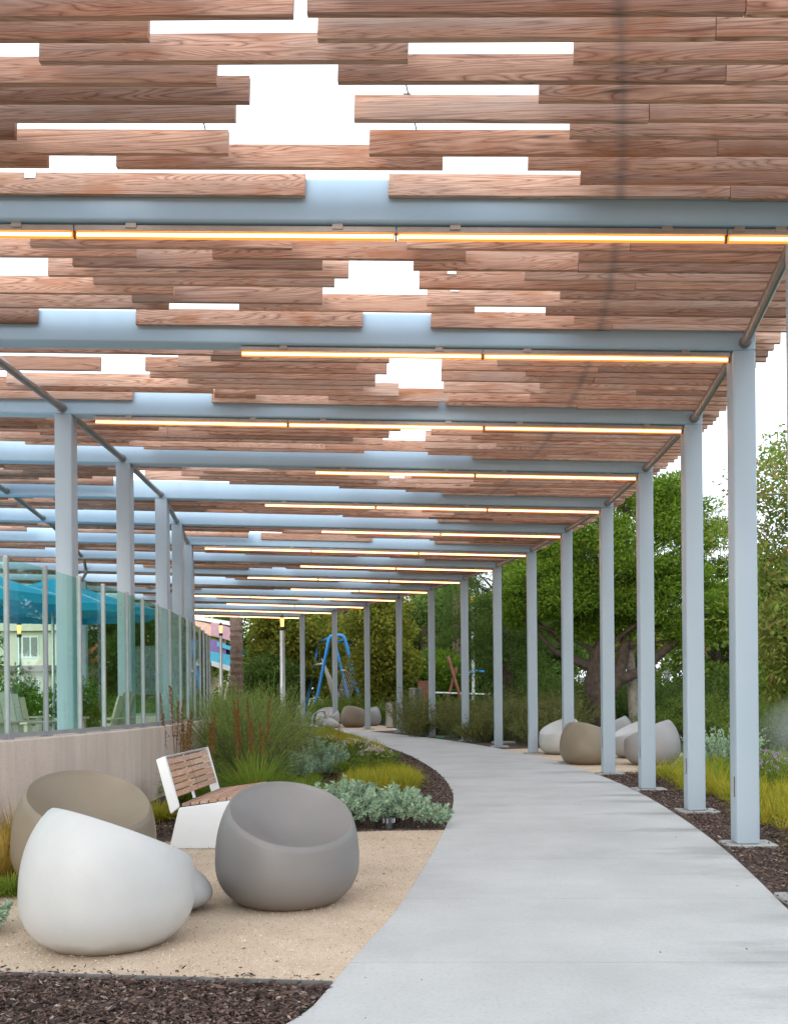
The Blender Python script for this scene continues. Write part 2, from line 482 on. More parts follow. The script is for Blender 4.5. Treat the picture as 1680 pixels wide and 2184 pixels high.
ORANGE = simple('orange_roof', (0.62, 0.13, 0.05), 0.7)
GREENPOLE = simple('dark_green_pole', (0.03, 0.075, 0.065), 0.45)
STONE = simple('boulder_stone', (0.36, 0.33, 0.30), 0.9, 0.25, 4, 0, 0.6, 8)
ROPE = simple('rope', (0.50, 0.47, 0.40), 0.9)

# ------------------------------------------------------------------ pergola geometry
def Yc(k):
    if k < -1: return 6.393 + (k + 1) * 2.443
    return 8.638 + 2.2814 * k + 0.036 * k * k
def phi(k): return -0.0341 + 0.0044 * k
def PP(k, u): return (u * math.cos(phi(k)), Yc(k) + u * math.sin(phi(k)))
def roof(u): return 4.3674 - 0.0342 * (u - 3.0)         # underside of the beams
SL = math.atan(0.0342)
UR = {-3: 1.55, -2: 2.2, -1: 2.72, 0: 3.106, 1: 3.384, 2: 3.478, 3: 3.496, 4: 3.304, 5: 3.011, 6: 2.552, 7: 1.950, 8: 1.154, 9: .188, 10: -.966, 11: -2.331, 12: -3.9}
UL = {0: -3.85, 1: -3.751, 2: -3.735, 3: -3.80, 4: -4.11, 5: -4.468, 6: -5.0, 7: -5.7, 8: -6.5, 9: -7.4, 10: -8.5, 11: -9.8, 12: -11.2, -1: -4.0, -2: -4.25, -3: -4.6}
UM = {0: -6.35, 1: -6.2, 2: -6.2, 3: -6.35, 4: -6.67, 5: -7.1, 6: -7.65, 7: -8.4, 8: -9.4}
def interp(tab, k):
    k0 = max(min(math.floor(k), max(tab) - 1), min(tab)); t = k - k0
    return tab[k0] * (1 - t) + tab[k0 + 1] * t
K0, K1 = -2, 12
def u_of_px(k, px, dz):
    u = 0.0
    for _ in range(12):
        X, Y = PP(k, u)
        b = F_PX * (roof(u) + dz - CAM_H) / Y
        u = ((px - 840) + ROLL * b) / F_PX * Y / math.cos(phi(k))
    return u
def left_end(k): return -9.0 if k < 2 else -15.5

# ------------------------------------------------------------------ ground, path, pads, beds
ground = poly_sheet('ground', [(-900, -60), (900, -60), (900, 1500), (-900, 1500)], -0.022, SOIL, kind='structure')

PL = [(560, 2290), (635, 2184), (706, 2102), (772, 2023), (826, 1966), (857, 1926), (903, 1853), (933, 1800), (953, 1760), (967, 1719), (967, 1690), (948, 1660), (918, 1635), (872, 1610), (826, 1593), (786, 1580), (738, 1563), (690, 1551.5)]
PR = [(2040, 2420), (1900, 2180), (1790, 2050), (1680, 1942), (1650, 1910), (1588, 1850), (1528, 1797), (1436, 1732), (1360, 1688), (1284, 1655), (1202, 1629), (1111, 1606), (1019, 1588.5), (928, 1575), (826, 1564), (740, 1556), (680, 1549)]
def smooth_curve(pts, n):
    P = np.array([p[:2] for p in pts], float)
    for _ in range(3):                                   # Chaikin
        Q = [P[0]]
        for a, b in zip(P[:-1], P[1:]):
            Q += [a * .75 + b * .25, a * .25 + b * .75]
        Q.append(P[-1]); P = np.array(Q)
    return P
left_w = [gp(*p) for p in PL]; right_w = [gp(*p) for p in PR]
# carry both edges on behind the camera and far round the bend
left_w = [(-2.9, -1.0), (-2.0, 1.2), (-1.35, 2.7)] + left_w[1:] + [(-3.4, 39.5), (-7, 44.5)]
right_w = [(0.2, -2.2), (1.05, .3), (1.6, 2.2), (2.0, 3.8), (2.35, 5.0)] + right_w[3:] + [(-5.2, 45.5), (-7.5, 48)]
LC = smooth_curve(left_w, 0); RC = smooth_curve(right_w, 0)
def resample(P, n):
    d = np.r_[0, np.cumsum(np.hypot(*np.diff(P, axis=0).T))]
    s = np.linspace(0, d[-1], n)
    return np.c_[np.interp(s, d, P[:, 0]), np.interp(s, d, P[:, 1])]
# joints: pair up stations on the two edges so that a joint runs square across the path
def station(P, y): return np.interp(y, P[:, 1], P[:, 0])
JY = []
yy = 4.93 - 1.5 * 3
while yy < 36: JY.append(yy); yy += 1.5
path = poly_sheet('path', [tuple(p) for p in LC] + [tuple(p) for p in RC[::-1]], -0.014, m_concrete('joint_sand', (0.03, 0.03, 0.03), (0.05, 0.05, 0.05)), kind='structure')
def edge_between(P, ya, yb):
    ys = [ya] + [y for y in P[:, 1] if ya + .02 < y < yb - .02] + [yb]
    return [(station(P, y), y) for y in ys]
for a, b in zip(JY[:-1], JY[1:]):
    g = 0.0045 + max(0, a) * 0.0002
    tl, tr = 0.03, -0.05
    el = edge_between(LC, a + g + tl, b - g + tl)
    er = edge_between(RC, a + g + tr, b - g + tr)
    poly_sheet('slab', el + er[::-1], 0.0, PATHM, 0.02, parent=path)
el = [(x, y) for x, y in LC if y > JY[-1] + .05]; er = [(x, y) for x, y in RC if y > JY[-1] - .04]
poly_sheet('slab', el + er[::-1], 0.0, PATHM, 0.02, parent=path)

# bark mulch beds (left bed by the wall, near strip, strip under the right columns)
def off_curve(P, d, y0, y1):
    return [(station(P, y) + d, y) for y in np.linspace(y0, y1, 40)]
mul_left = poly_sheet('mulch_bed', [(-9, 1.5), (-9, 34)] + [(x, y) for x, y in off_curve(LC, 0.0, 1.5, 34)][::-1], -0.008, MULCH, kind='structure')
mul_right = poly_sheet('mulch_bed', [(x, y) for x, y in off_curve(RC, 0.0, 2.0, 36)] + [(x, y) for x, y in off_curve(RC, 1.5, 2.0, 36)][::-1], -0.008, MULCH, kind='structure')

# decomposed granite seating pads
pad_near = [gp(-260, 2066), gp(0, 2079), gp(711, 2099)]
pyl = pad_near[-1][1]
far_y = gp(945, 1771)[1]
pad_pts = [p[:2] for p in pad_near] + [(station(LC, y) - 0.002, y) for y in np.linspace(pyl, far_y, 24)] + [gp(820, 1772)[:2], gp(560, 1783)[:2], gp(331, 1797)[:2], gp(210, 1806)[:2], gp(90, 1850)[:2], gp(0, 1905)[:2], gp(-260, 1990)[:2]]
gravel_pad = poly_sheet('gravel_pad', pad_pts, -0.002, DG, kind='structure')
rp = [(station(RC, y) + .002, y) for y in np.linspace(15.6, 22.6, 14)]
gravel_pad2 = poly_sheet('gravel_pad', rp + [(4.6, 23.2), (6.1, 22.0), (6.4, 19), (5.6, 16.6), (4.6, 15.9)], -0.002, DG, kind='structure')
rp = [(station(RC, y) + .002, y) for y in np.linspace(33.2, 38.2, 8)]
gravel_pad3 = poly_sheet('gravel_pad', rp + [(-3.6, 41.5), (-1.0, 41), (-.1, 37), (0.2, 34.2)], -0.002, DG, kind='structure')

# steel edging between pad and mulch
edging = empty('metal_edging', (0, 0, 0), label='thin metal edging strip between the gravel pad and the dark mulch', cat='edging')
ep = [gp(-260, 2066), gp(0, 2079), gp(240, 2085), gp(480, 2092), gp(711, 2099)]
for a, b in zip(ep[:-1], ep[1:]):
    a = Vector(a); b = Vector(b); d = (b - a).normalized(); nrm = Vector((-d.y, d.x, 0)) * 0.0045
    bm = bmesh.new()
    q = [a + d * .004 - nrm, b - d * .004 - nrm, b - d * .004 + nrm, a + d * .004 + nrm]
    lo = [bm.verts.new((v.x, v.y, -0.02)) for v in q]; hi = [bm.verts.new((v.x, v.y, 0.013)) for v in q]
    bm.faces.new(hi); bm.faces.new(lo[::-1])
    for i in range(4): bm.faces.new((lo[i], lo[(i + 1) % 4], hi[(i + 1) % 4], hi[i]))
    mesh_obj('edging_length', bm_mesh('edging_length', bm), STEELDK, parent=edging)

# raised pool terrace behind the wall
FP = [(13, 1180, 394), (97, 1205, 364), (164, 1228, 336), (221, 1245, 315), (267, 1262.6, 293), (306, 1276, 277), (336, 1289, 261), (361, 1301, 246), (381, 1312, 232), (398, 1320, 221), (414, 1329, 209), (426, 1337, 198), (433, 1344, 189), (440, 1351, 180), (446, 1357, 171)]
posts = []
for x, yt, h in FP:
    Y = F_PX * 1.7 / h
    X, _, zt = at(x, yt, Y)
    posts.append((X, Y, zt - 1.7, zt))
# smooth the survey: wall top and positions as low-order curves
PX = np.polyfit([p[1] for p in posts], [p[0] for p in posts], 3); PZ = np.polyfit([p[1] for p in posts], [p[2] for p in posts], 1)
posts = [(float(np.polyval(PX, p[1])), p[1], float(np.polyval(PZ, p[1]))) for p in posts]
pre = []
for i in range(1, 6):
    Y = posts[0][1] - .75 * i
    pre.append((posts[0][0] - .09 * i - .03 * i * i, Y, float(np.polyval(PZ, Y))))
post_l = []
x, y = posts[-1][:2]
for i in range(1, 7):
    x -= .22 + .07 * i; y += .72 - .05 * i
    post_l.append((x, y, float(np.polyval(PZ, y))))
fence_line = pre[::-1] + posts + post_l
TER_Z = 0.45
terr = [(p[0] - .08, p[1]) for p in fence_line]
terrace = poly_sheet('terrace', terr + [(-30, fence_line[-1][1] + 3), (-30, fence_line[0][1])], TER_Z, DECK, 0.5, kind='structure')

# ------------------------------------------------------------------ retaining wall
def ribbon_wall(pts, t, zb, ztop, name, mat, bev=0.012):
    bm = bmesh.new(); prev = None
    n = len(pts); rows = []
    for i in range(n):
        a = Vector(pts[max(0, i - 1)][:2]); b = Vector(pts[min(n - 1, i + 1)][:2])
        d = (b - a).normalized(); nr = Vector((d.y, -d.x))      # towards the path
        p = Vector(pts[i][:2]); zt = ztop(pts[i])
        prof = [(t / 2, zb), (t / 2, zt - bev), (t / 2 - bev, zt), (-t / 2 + bev, zt), (-t / 2, zt - bev), (-t / 2, zb)]
        rows.append([bm.verts.new((p.x + nr.x * o, p.y + nr.y * o, z)) for o, z in prof])
    for r0, r1 in zip(rows[:-1], rows[1:]):
        for k in range(5): bm.faces.new((r0[k], r1[k], r1[k + 1], r0[k + 1]))
    bm.faces.new(rows[0]); bm.faces.new(rows[-1][::-1])
    return bm_mesh(name, bm, autosmooth=R(30))
wall = mesh_obj('retaining_wall', ribbon_wall(fence_line, 0.25, -0.1, lambda p: p[2], 'retaining_wall', WALLM), WALLM,
                label='long low curved beige concrete wall under the glass fence', cat='wall')
# ------------------------------------------------------------------ glass fence
fence = empty('glass_fence', (posts[0][0], posts[0][1], posts[0][2]), label='curved fence of green tinted glass panes between slim metal posts on the wall', cat='fence')
fo = Vector(fence.location)
pm = None
for i, p in enumerate(fence_line):
    bm = bmesh.new()
    q = fence_line[min(i + 1, len(fence_line) - 1)]; q0 = fence_line[max(i - 1, 0)]
    ang = math.atan2(q[1] - q0[1], q[0] - q0[0])
    if pm is None:
        add_box(bm, (-.015, -.024, 0.0), (.015, .024, 1.7), None, .005)
        add_box(bm, (-.05, -.045, 0.0), (.05, .045, .012))
        pm = bm_mesh('post', bm)
    else: bm.free()
    ob = mesh_obj('post', pm, POSTM, parent=fence)
    ob.location = Vector((p[0], p[1], p[2] + .001)) - fo; ob.rotation_euler = (0, 0, ang)
for i in range(len(fence_line) - 1):
    a = Vector(fence_line[i]); b = Vector(fence_line[i + 1])
    d = (b - a); L = d.length; ang = math.atan2(d.y, d.x)
    for nm, lo, hi, mt in (('pane', (.03, -.005, .05), (L - .03, .005, 1.675), GLASS), ('bottom_rail', (.024, -.018, .012), (L - .024, .018, .055), POSTM)):
        bm = bmesh.new(); add_box(bm, lo, hi)
        for v in bm.verts: v.co.z += (b.z - a.z) * v.co.x / L
        o = mesh_obj(nm, bm_mesh(nm, bm), mt, parent=fence)
        o.location = a - fo; o.rotation_euler = (0, 0, ang)

# ------------------------------------------------------------------ pergola
pergola = empty('pergola', (0, 0, 0), label='long curving blue grey steel pergola roofed with timber slats over the path', cat='pergola')
BW, BD, CWD = 0.10, 0.29, 0.10
for k in range(K0, K1 + 1):
    u1 = UR[k] + 0.10; u0 = left_end(k)
    X0, Y0 = PP(k, u0); X1, Y1 = PP(k, u1)
    L = u1 - u0
    bm = bmesh.new()
    add_box(bm, (0, -BW, 0), (L / math.cos(SL), BW, BD), None, 0.022, 3)
    o = mesh_obj('beam', bm_mesh('beam', bm, autosmooth=R(35)), PAINT_SKY, parent=pergola)
    o.location = (X0, Y0, roof(u0)); o.rotation_euler = (0, SL, phi(k))
colm = {}
def column(k, u, zb, cover=True, foot=True):
    X, Y = PP(k, u); h = roof(u) - zb + 0.004
    bm = bmesh.new()
    add_box(bm, (-CWD, -CWD, 0), (CWD, CWD, h), None, 0.02, 3)
    o = mesh_obj('column', bm_mesh('column', bm, autosmooth=R(35)), COLPAINT, parent=pergola)
    o.location = (X, Y, zb); o.rotation_euler = (0, 0, phi(k))
    if foot:
        bm = bmesh.new(); add_box(bm, (-.215, -.15, -.06), (.215, .17, 0.0), None, .006)
        f_ = mesh_obj('footing', bm_mesh('footing', bm), FOOTM, parent=o)
        f_.location = (0.03, 0, 0)
    if cover:
        bm = bmesh.new(); add_box(bm, (-CWD - .004, -.035, .42), (-CWD + .001, .035, .58), None, .002)
        mesh_obj('access_cover', bm_mesh('access_cover', bm), GALV, parent=o)
        bm = bmesh.new(); add_box(bm, (-CWD - .0055, -.042, .41), (-CWD - .0005, -.035, .59))
        mesh_obj('cover_gap', bm_mesh('cover_gap', bm), DARKMETAL, parent=o)
    return o
for k in range(K0, K1 + 1): column(k, UR[k], 0.022)
for k in range(-1, 10): column(k, UL[k], 0.3, False, False)
column(8, UM[8], 0.3, False, False)
# round rails joining the columns along each row
def rail(tab, ks, r_=0.042):
    for a, b in zip(ks[:-1], ks[1:]):
        Xa, Ya = PP(a, tab[a]); Xb, Yb = PP(b, tab[b])
        za = roof(tab[a]) + .06; zb = roof(tab[b]) + .06
        A = Vector((Xa, Ya + BW - .004, za)); B = Vector((Xb, Yb - BW + .004, zb))
        tube_obj('rail', [A, B], r_, PIPEM, 14, parent=pergola)
        tube_obj('rail_collar', [B - (B - A).normalized() * .045, B], .052, PIPEM, 14, parent=pergola)
rail(UR, list(range(K0, K1 + 1))); rail(UL, list(range(-1, 10))); rail(UM, list(range(0, 9)))

# light strips under the beams
LIGHTPX = {0: (515, 1548), 1: (205, 1447), 2: (672, 1352), 3: (565, 1275), 4: (685, 1190), 5: (437, 1118), 6: (640, 1045), 7: (528, 978), 8: (620, 908), 9: (380, 840), 10: (483, 772), 11: (380, 705), 12: (380, 638)}
def fixture(k, ua, ub):
    L = (ub - ua) / math.cos(SL)
    X, Y = PP(k, ua)
    bm = bmesh.new()
    add_box(bm, (0.004, -.026, -.052), (L - .004, .026, -.012), None, .004)
    o = mesh_obj('light_fixture', bm_mesh('light_fixture', bm), RAIL, parent=pergola)
    o.location = (X + .03 * math.sin(phi(k)), Y - .045, roof(ua)); o.rotation_euler = (0, SL, phi(k))
    bm = bmesh.new()
    add_tube(bm, [(0.02, 0, -.0735), (L - .02, 0, -.0725)], .0165, 12)
    mesh_obj('lamp_tube', bm_mesh('lamp_tube', bm, autosmooth=R(50)), LED, parent=o)
    bm = bmesh.new(); add_box(bm, (.012, -.011, -.0925), (L - .012, .011, -.0525))
    mesh_obj('halo_strip', bm_mesh('halo_strip', bm), LEDGLOW, parent=o)  # added strip: the tube's orange halo built as a glowing box
    for s in (0.18, 0.82):
        bm = bmesh.new(); add_box(bm, (s * L - .035, -.034, -.034), (s * L + .035, .034, .001))
        mesh_obj('bracket', bm_mesh('bracket', bm), RAIL, parent=o)
    bm = bmesh.new(); add_box(bm, (L - .006, -.014, -.094), (L + .003, .014, -.05))
    mesh_obj('end_cap', bm_mesh('end_cap', bm), DARKMETAL, parent=o)
for k in range(-2, 13):
    if k < 0:
        ua, ub = {-1: (-6.6, 2.5), -2: (-4.3, 2.0), -3: (-4, 1.4)}[k]
        if k == -1:
            um = u_of_px(-1, 846, -.07)
            segs = [um - 4.3, um - 2.15, um, um + 2.15, UR[-1] - .11]
        else: segs = [ub - 4.3, ub - 2.15, ub]
    else:
        ua = u_of_px(k, LIGHTPX[k][0], -.07); ub = UR[k] - CWD - .012
        n = max(1, round((ub - ua) / 2.15)); segs = [ua + (ub - ua) * i / n for i in range(n + 1)]
    for a, b in zip(segs[:-1], segs[1:]): fixture(k, a, b)

# timber slats
SZ, SH, ST = 0.148, 0.14, 0.038
INF = 9999
BAY_A = {0: [(-INF, 651), (828, INF)], 1: [(1237, INF)], 2: [(-INF, 103), (249, 944), (1125, INF)], 3: [(-INF, 487), (787, INF)], 4: [(-INF, 33), (1214, INF)],
         5: [(-INF, 503), (755, INF)], 6: [(-INF, 532), (1148, INF)], 7: [(-INF, 462), (720, INF)], 8: [(85, 870), (1222, INF)], 9: [(-INF, 318), (677, INF)], 10: [(-INF, 626), (655, INF)],
         11: [(-INF, 400), (700, INF)], 12: [(-200, 420), (860, INF)], 13: [(-INF, 300), (640, INF)]}
BAY_B = {0: [(-INF, 80), (290, 773), (918, INF)], 1: [(1223, INF)], 2: [(-INF, 360), (510, 1012), (1163, INF)], 3: [(282, 687), (910, INF)], 4: [(-INF, 371), (1194, INF)],
         5: [(200, 713), (893, INF)], 6: [(103, 743), (1118, INF)], 7: [(156, 687), (881, INF)], 8: [(-INF, 293), (453, 993), (1233, INF)], 9: [(66, 623), (867, INF)],
         10: [(-INF, 500), (1000, INF)], 11: [(-INF, 620), (840, INF)], 12: [(-INF, 430), (700, INF)]}
BAY_C = {0: [(-300, 283), (452, 935), (950, INF)], 1: [(458, 545), (700, INF)], 2: [(-INF, 455), (525, 850), (1130, INF)], 3: [(-INF, 527), (400, 775), (945, INF)], 4: [(402, 800), (1150, INF)],
         5: [(320, 800), (940, INF)], 6: [(-INF, 215), (310, 825), (1120, INF)], 7: [(380, 760), (941, INF)], 8: [(450, 830), (1060, INF)], 9: [(-INF, 455), (323, 515), (935, INF)],
         10: [(-INF, 320), (560, 900), (1200, INF)], 11: [(-INF, 640), (900, INF)], 12: [(-INF, 500), (900, INF)]}
slats = []        # (k, u0, u1)
rs = random.Random(3)
for b in range(K0, K1):
    s = Yc(b + 1) - Yc(b)
    n = int(round((s - .26) / .166)) + 1
    if b == -2: n = 14
    for j in range(n):
        kk = b + (.13 + (s - .26) * j / (n - 1)) / s
        ue = interp(UR, kk) + 0.36 + rs.uniform(-.03, .03)
        ul = max(left_end(b), left_end(b + 1)) + rs.uniform(0, .4)
        tab = {-2: BAY_A, -1: BAY_B, 0: BAY_C}.get(b)
        m = n - 1 - j
        if tab is not None and m in tab:
            for (p0, p1) in tab[m]:
                a = ul if p0 == -INF else u_of_px(kk, p0, SZ)
                c = ue if p1 == INF else u_of_px(kk, p1, SZ)
                if p0 == -INF and c - ul > 4.2:                      # the long left runs are two boards with a gap
                    g0 = c - rs.uniform(2.4, 3.6); g1 = g0 - rs.choice([.004, .3, .9])
                    slats.append((kk, g0, c)); slats.append((kk, a, g1))
                elif p1 == INF and c - a > 2.9:
                    g0 = a + rs.uniform(1.2, 2.2)
                    slats.append((kk, a, g0)); slats.append((kk, g0 + .003, c))
                else: slats.append((kk, a, c))
        else:
            # open seam that wanders along the middle of the roof, boards staggered on both sides
            river = -0.05 + 0.12 * min(kk, 4) + .25 * math.sin(kk * 1.7) - max(0, kk - 5) * .55
            stag = (j % 2) * rs.uniform(.5, 1.0)
            near_beam = min(j, n - 1 - j) < 2
            mid_ = abs(j - n * .55)
            is_open = (b == 1 and mid_ < 3.2) or (b in (2, 3) and mid_ < 2.2) or (b >= 4 and mid_ < 1 and b % 2 == 0) or b < 0
            a = river + rs.uniform(.12, .35) + stag
            g0 = a + rs.uniform(1.0, 1.9)
            if ue - a > 2.6 and g0 < ue - .4:
                slats.append((kk, a, g0)); slats.append((kk, g0 + .003, ue))
            else: slats.append((kk, a, ue))
            c = river - rs.uniform(.05, .35) - ((j + 1) % 2) * rs.uniform(0, .7) - (rs.uniform(0, .8) if near_beam and rs.random() < .5 else 0)
            if not is_open and m > 1: c = a - .003
            x = c
            while x > ul + .3:
                Lb = rs.uniform(1.5, 3.2)
                y0 = max(ul, x - Lb)
                um_ = (y0 + x) / 2
                drop = 0.0
                if m < 5 and um_ < river - .6 and b > 0:
                    drop = (.78, .62, .42, .28, .15)[m] * (1.0 if um_ > interp(UL, kk) - .3 else 1.2)
                if rs.random() >= drop: slats.append((kk, y0, x))
                r_ = rs.random()
                dens = .42 if y0 > -4.5 else .62
                x = y0 - (.003 if r_ > dens else rs.uniform(.25, 1.5))
slats = [s for s in slats if s[2] - s[1] > .12]
def slat_px(s):
    X, Y = PP(s[0], (s[1] + s[2]) / 2)
    L = min(s[2], .41 * Y) - max(s[1], -.41 * Y)
    if L <= 0 or Y < 4.1: return 0
    return L * SH / (Y * Y) * (1.5 if s[1] > interp(UL, s[0]) - .5 else .6)
slats.sort(key=slat_px, reverse=True)
bm = bmesh.new(); add_box(bm, (-.5, -ST / 2, 0), (.5, ST / 2, SH))
slat_me = bm_mesh('slat', bm); slat_me.materials.append(WOOD)
restV, restF = [], []
cube = np.array([v.co[:] for v in slat_me.vertices]); cubeF = np.array([p.vertices[:] for p in slat_me.polygons])
for i, (k, a, b) in enumerate(slats):
    um = (a + b) / 2; X, Y = PP(k, um)
    M = Matrix.Translation((X, Y, roof(um) + SZ + rs.uniform(-.006, .006))) @ Matrix.Rotation(phi(k) + rs.uniform(-.0035, .0035), 4, 'Z') @ Matrix.Rotation(SL + rs.uniform(-.002, .002), 4, 'Y') @ Matrix.Rotation(rs.uniform(-.03, .03), 4, 'X') @ Matrix.Diagonal((b - a, 1, 1, 1))
    if i < 300:
        o = mesh_obj('slat', slat_me, None, parent=pergola); o.matrix_local = M
    else:
        Mn = np.array(M)
        restF.append(cubeF + len(restV) * 8); restV.append(cube @ Mn[:3, :3].T + Mn[:3, 3])
o = mesh_obj('far_slats', np_mesh('far_slats', np.concatenate(restV), np.concatenate(restF)), WOOD, parent=pergola, kind='stuff')
# hangers: cables above the slats and little clips that hold them
def clip(px, k, dz=0.0):
    u = u_of_px(k, px, SZ + .11); X, Y = PP(k, u)
    bm = bmesh.new(); add_box(bm, (-.036, -.024, .105), (.036, -.0205, .139)); add_box(bm, (-.036, -.024, .136), (.036, .024, .1425))
    for sx in (-.02, .02): add_box(bm, (sx - .006, -.0265, .116), (sx + .006, -.0235, .128))
    o = mesh_obj('slat_clip', bm_mesh('slat_clip', bm), GALV, parent=pergola)
    o.location = (X, Y, roof(u) + SZ); o.rotation_euler = (0, SL, phi(k))
def kk_row(b, m, n):
    s = Yc(b + 1) - Yc(b); j = n - 1 - m
    return b + (.13 + (s - .26) * j / (n - 1)) / s
for px, m in ((1343, 9), (1341, 8), (1338, 7), (268, 8), (66, 0), (1336, 3)): clip(px, kk_row(-2, m, 14))
for px, m in ((962, 5), (968, 3), (205, 8), (620, 2)): clip(px, kk_row(-1, m, 13))
for px, m in ((142, 11), (600, 6)): clip(px, kk_row(0, m, 13))
for px0, b, ms in ((852, -2, (7, 3)), (420, -2, (5, 3))):
    pts = []
    for m in np.linspace(ms[0], ms[1], 2):
        k = kk_row(b, m, 14); u = u_of_px(k, px0 + (ms[0] - m) * 9, SZ + .12); X, Y = PP(k, u); pts.append(Vector((X, Y, roof(u) + SZ + SH + .004)))
    tube_obj('hanger_wire', pts, .004, DARKMETAL, 6, parent=pergola)
    bm = bmesh.new(); md = (pts[0] + pts[1]) / 2
    add_box(bm, md - Vector((.03, .012, .02)), md + Vector((.012, .012, .005)))
    mesh_obj('wire_clip', bm_mesh('wire_clip', bm), DARKMETAL, parent=pergola)
# flat bar over the slats, running along the roof
pts = []
for k in np.arange(-2.0, 8.01, .5):
    Y_ = Yc(k); u = min(-.547 + .455 * Y_ - .0204 * Y_ * Y_, interp(UR, k) - .9) if Y_ < 11 else min(2.0, interp(UR, k) - 1.2); X, Y = PP(k, u); pts.append((X, Y, roof(u) + BD + .03))
tube_obj('tie_bar', pts, .018, GALV, 8, parent=pergola)

# ------------------------------------------------------------------ cast stone chairs and stools
def egg_r(z, Rm=.478, zc=.275, b0=.34, b1=.60, p=2.25):
    q = abs(z - zc) / (b0 if z < zc else b1)
    return Rm * max(0.0, 1 - q ** p) ** (1 / p)
def chair_mesh(name, n=72):
    z0, t = 0.645, 0.47
    nrm = Vector((t, 0, 1)).normalized()
    rows = []; nz = 18
    zc = []
    for k in range(n):
        c = math.cos(2 * math.pi * k / n)
        lo, hi = .1, .87
        for _ in range(40):
            m = (lo + hi) / 2
            if m < z0 - t * egg_r(m) * c: lo = m
            else: hi = m
        zc.append(lo)
    V = []
    def ring(fn): rows.append(len(V)); V.extend(fn(k) for k in range(n))
    cs = [(math.cos(2 * math.pi * k / n), math.sin(2 * math.pi * k / n)) for k in range(n)]
    ring(lambda k: (cs[k][0] * egg_r(0) * .94, cs[k][1] * egg_r(0) * .94, 0.0))
    for i in range(nz + 1):
        f = i / nz
        f = .012 + f * (1 - .012)
        ring(lambda k: (cs[k][0] * egg_r((zc[k] - .018) * f), cs[k][1] * egg_r((zc[k] - .018) * f), (zc[k] - .018) * f))
    rim = [Vector((cs[k][0] * egg_r(zc[k]), cs[k][1] * egg_r(zc[k]), zc[k])) for k in range(n)]
    C = sum(rim, Vector()) / n
    def inw(k, s, d): return tuple(C + (rim[k] - C) * s - nrm * d)
    ring(lambda k: inw(k, .997, .009)); ring(lambda k: inw(k, .988, .0028)); ring(lambda k: inw(k, .977, .001)); ring(lambda k: inw(k, .966, .0045))
    for s in (.945, .90, .85, .79, .72, .63, .53, .42, .30, .17):
        d = .19 * (1 - (s / .965) ** 1.7) + .008
        back = -0.05 * (1 - s)
        ring(lambda k: tuple(Vector(inw(k, s, d)) + Vector((back, 0, 0))))
    F = []
    for a, b in zip(rows[:-1], rows[1:]):
        for k in range(n): F.append((a + k, a + (k + 1) % n, b + (k + 1) % n, b + k))
    me = np_mesh(name, np.array(V), np.array(F), True)
    bm = bmesh.new(); bm.from_mesh(me)
    bm.verts.ensure_lookup_table()
    bm.faces.new([bm.verts[rows[0] + k] for k in range(n)][::-1]); bm.faces.new([bm.verts[rows[-1] + k] for k in range(n)])
    bmesh.ops.recalc_face_normals(bm, faces=bm.faces)
    for f in bm.faces: f.smooth = True
    bm.to_mesh(me); bm.free()
    return me
def stool_mesh(name, n=48):
    V = []; rows = []
    prof = [(0, .94)] + [(f, 1) for f in (.02, .08, .16, .26, .36, .47, .58, .68, .77, .85, .92, .965, .99)]
    for f, sc in prof:
        z = f * .36
        r_ = .26 * max(0, 1 - (abs(z - .13) / (.17 if z < .13 else .235)) ** 2.1) ** (1 / 2.1) * sc
        rows.append(len(V))
        for k in range(n):
            a = 2 * math.pi * k / n
            x_ = r_ * math.cos(a) * 1.15
            V.append((x_ + (.05 * (x_ / .3) ** 2 if x_ > 0 else 0), r_ * math.sin(a), z * (1.06 - .95 * max(-.1, x_ + .02))))
    F = [(a + k, a + (k + 1) % n, b + (k + 1) % n, b + k) for a, b in zip(rows[:-1], rows[1:]) for k in range(n)]
    me = np_mesh(name, np.array(V), np.array(F), True)
    bm = bmesh.new(); bm.from_mesh(me); bm.verts.ensure_lookup_table()
    bm.faces.new([bm.verts[k] for k in range(n)][::-1]); f = bm.faces.new([bm.verts[rows[-1] + k] for k in range(n)]); 
    for f in bm.faces: f.smooth = True
    bm.to_mesh(me); bm.free(); return me
chair_base = chair_mesh('stone_chair')
def chair(x, y, head, mat, label, sc=1.0, group='sculpted stone seats'):
    me = chair_base.copy(); me.materials.append(mat)
    o = mesh_obj('stone_chair', me, None, label=label, cat='chair', group=group)
    o.location = (x, y, 0); o.rotation_euler = (0, 0, R(head)); o.scale = (sc, sc, sc)
    return o
chair(-1.62, 5.42, 44, SH_WHITE, 'large white rounded stone chair nearest the camera, seen from behind', 1.0)
chair(-0.72, 6.42, -66, SH_GREY, 'dark grey rounded stone chair facing the camera on the gravel pad', 1.0)
chair(-2.26, 7.0, -52, SH_TAUPE, 'taupe rounded stone chair partly hidden behind the big white one', 1.06)
st = stool_mesh('stone_stool'); st.materials.append(SH_WHITE)
o = mesh_obj('stone_stool', st, None, label='small white egg shaped stone stool behind the nearest white chair', cat='stool'); o.location = (-1.53, 6.22, 0); o.rotation_euler = (0, 0, R(-6))
def gx(x, Y): return (x - 838) * Y / F_PX
chair(gx(1193, 20.8), 20.8, -152, SH_WHITE, 'white rounded stone chair in the right group, its hollow seat turned to the path')
chair(gx(1246, 18.0), 18.0, 42, SH_TAUPE, 'taupe rounded stone chair beside the right columns, back to the camera', 1.02)
chair(gx(1303, 22.2), 22.2, 165, SH_LGREY, 'pale grey stone chair at the back of the right group, showing its pointed rim')
chair(gx(1352, 19.5), 19.5, -172, SH_WHITE, 'white stone chair half hidden behind the grey one in the right group')
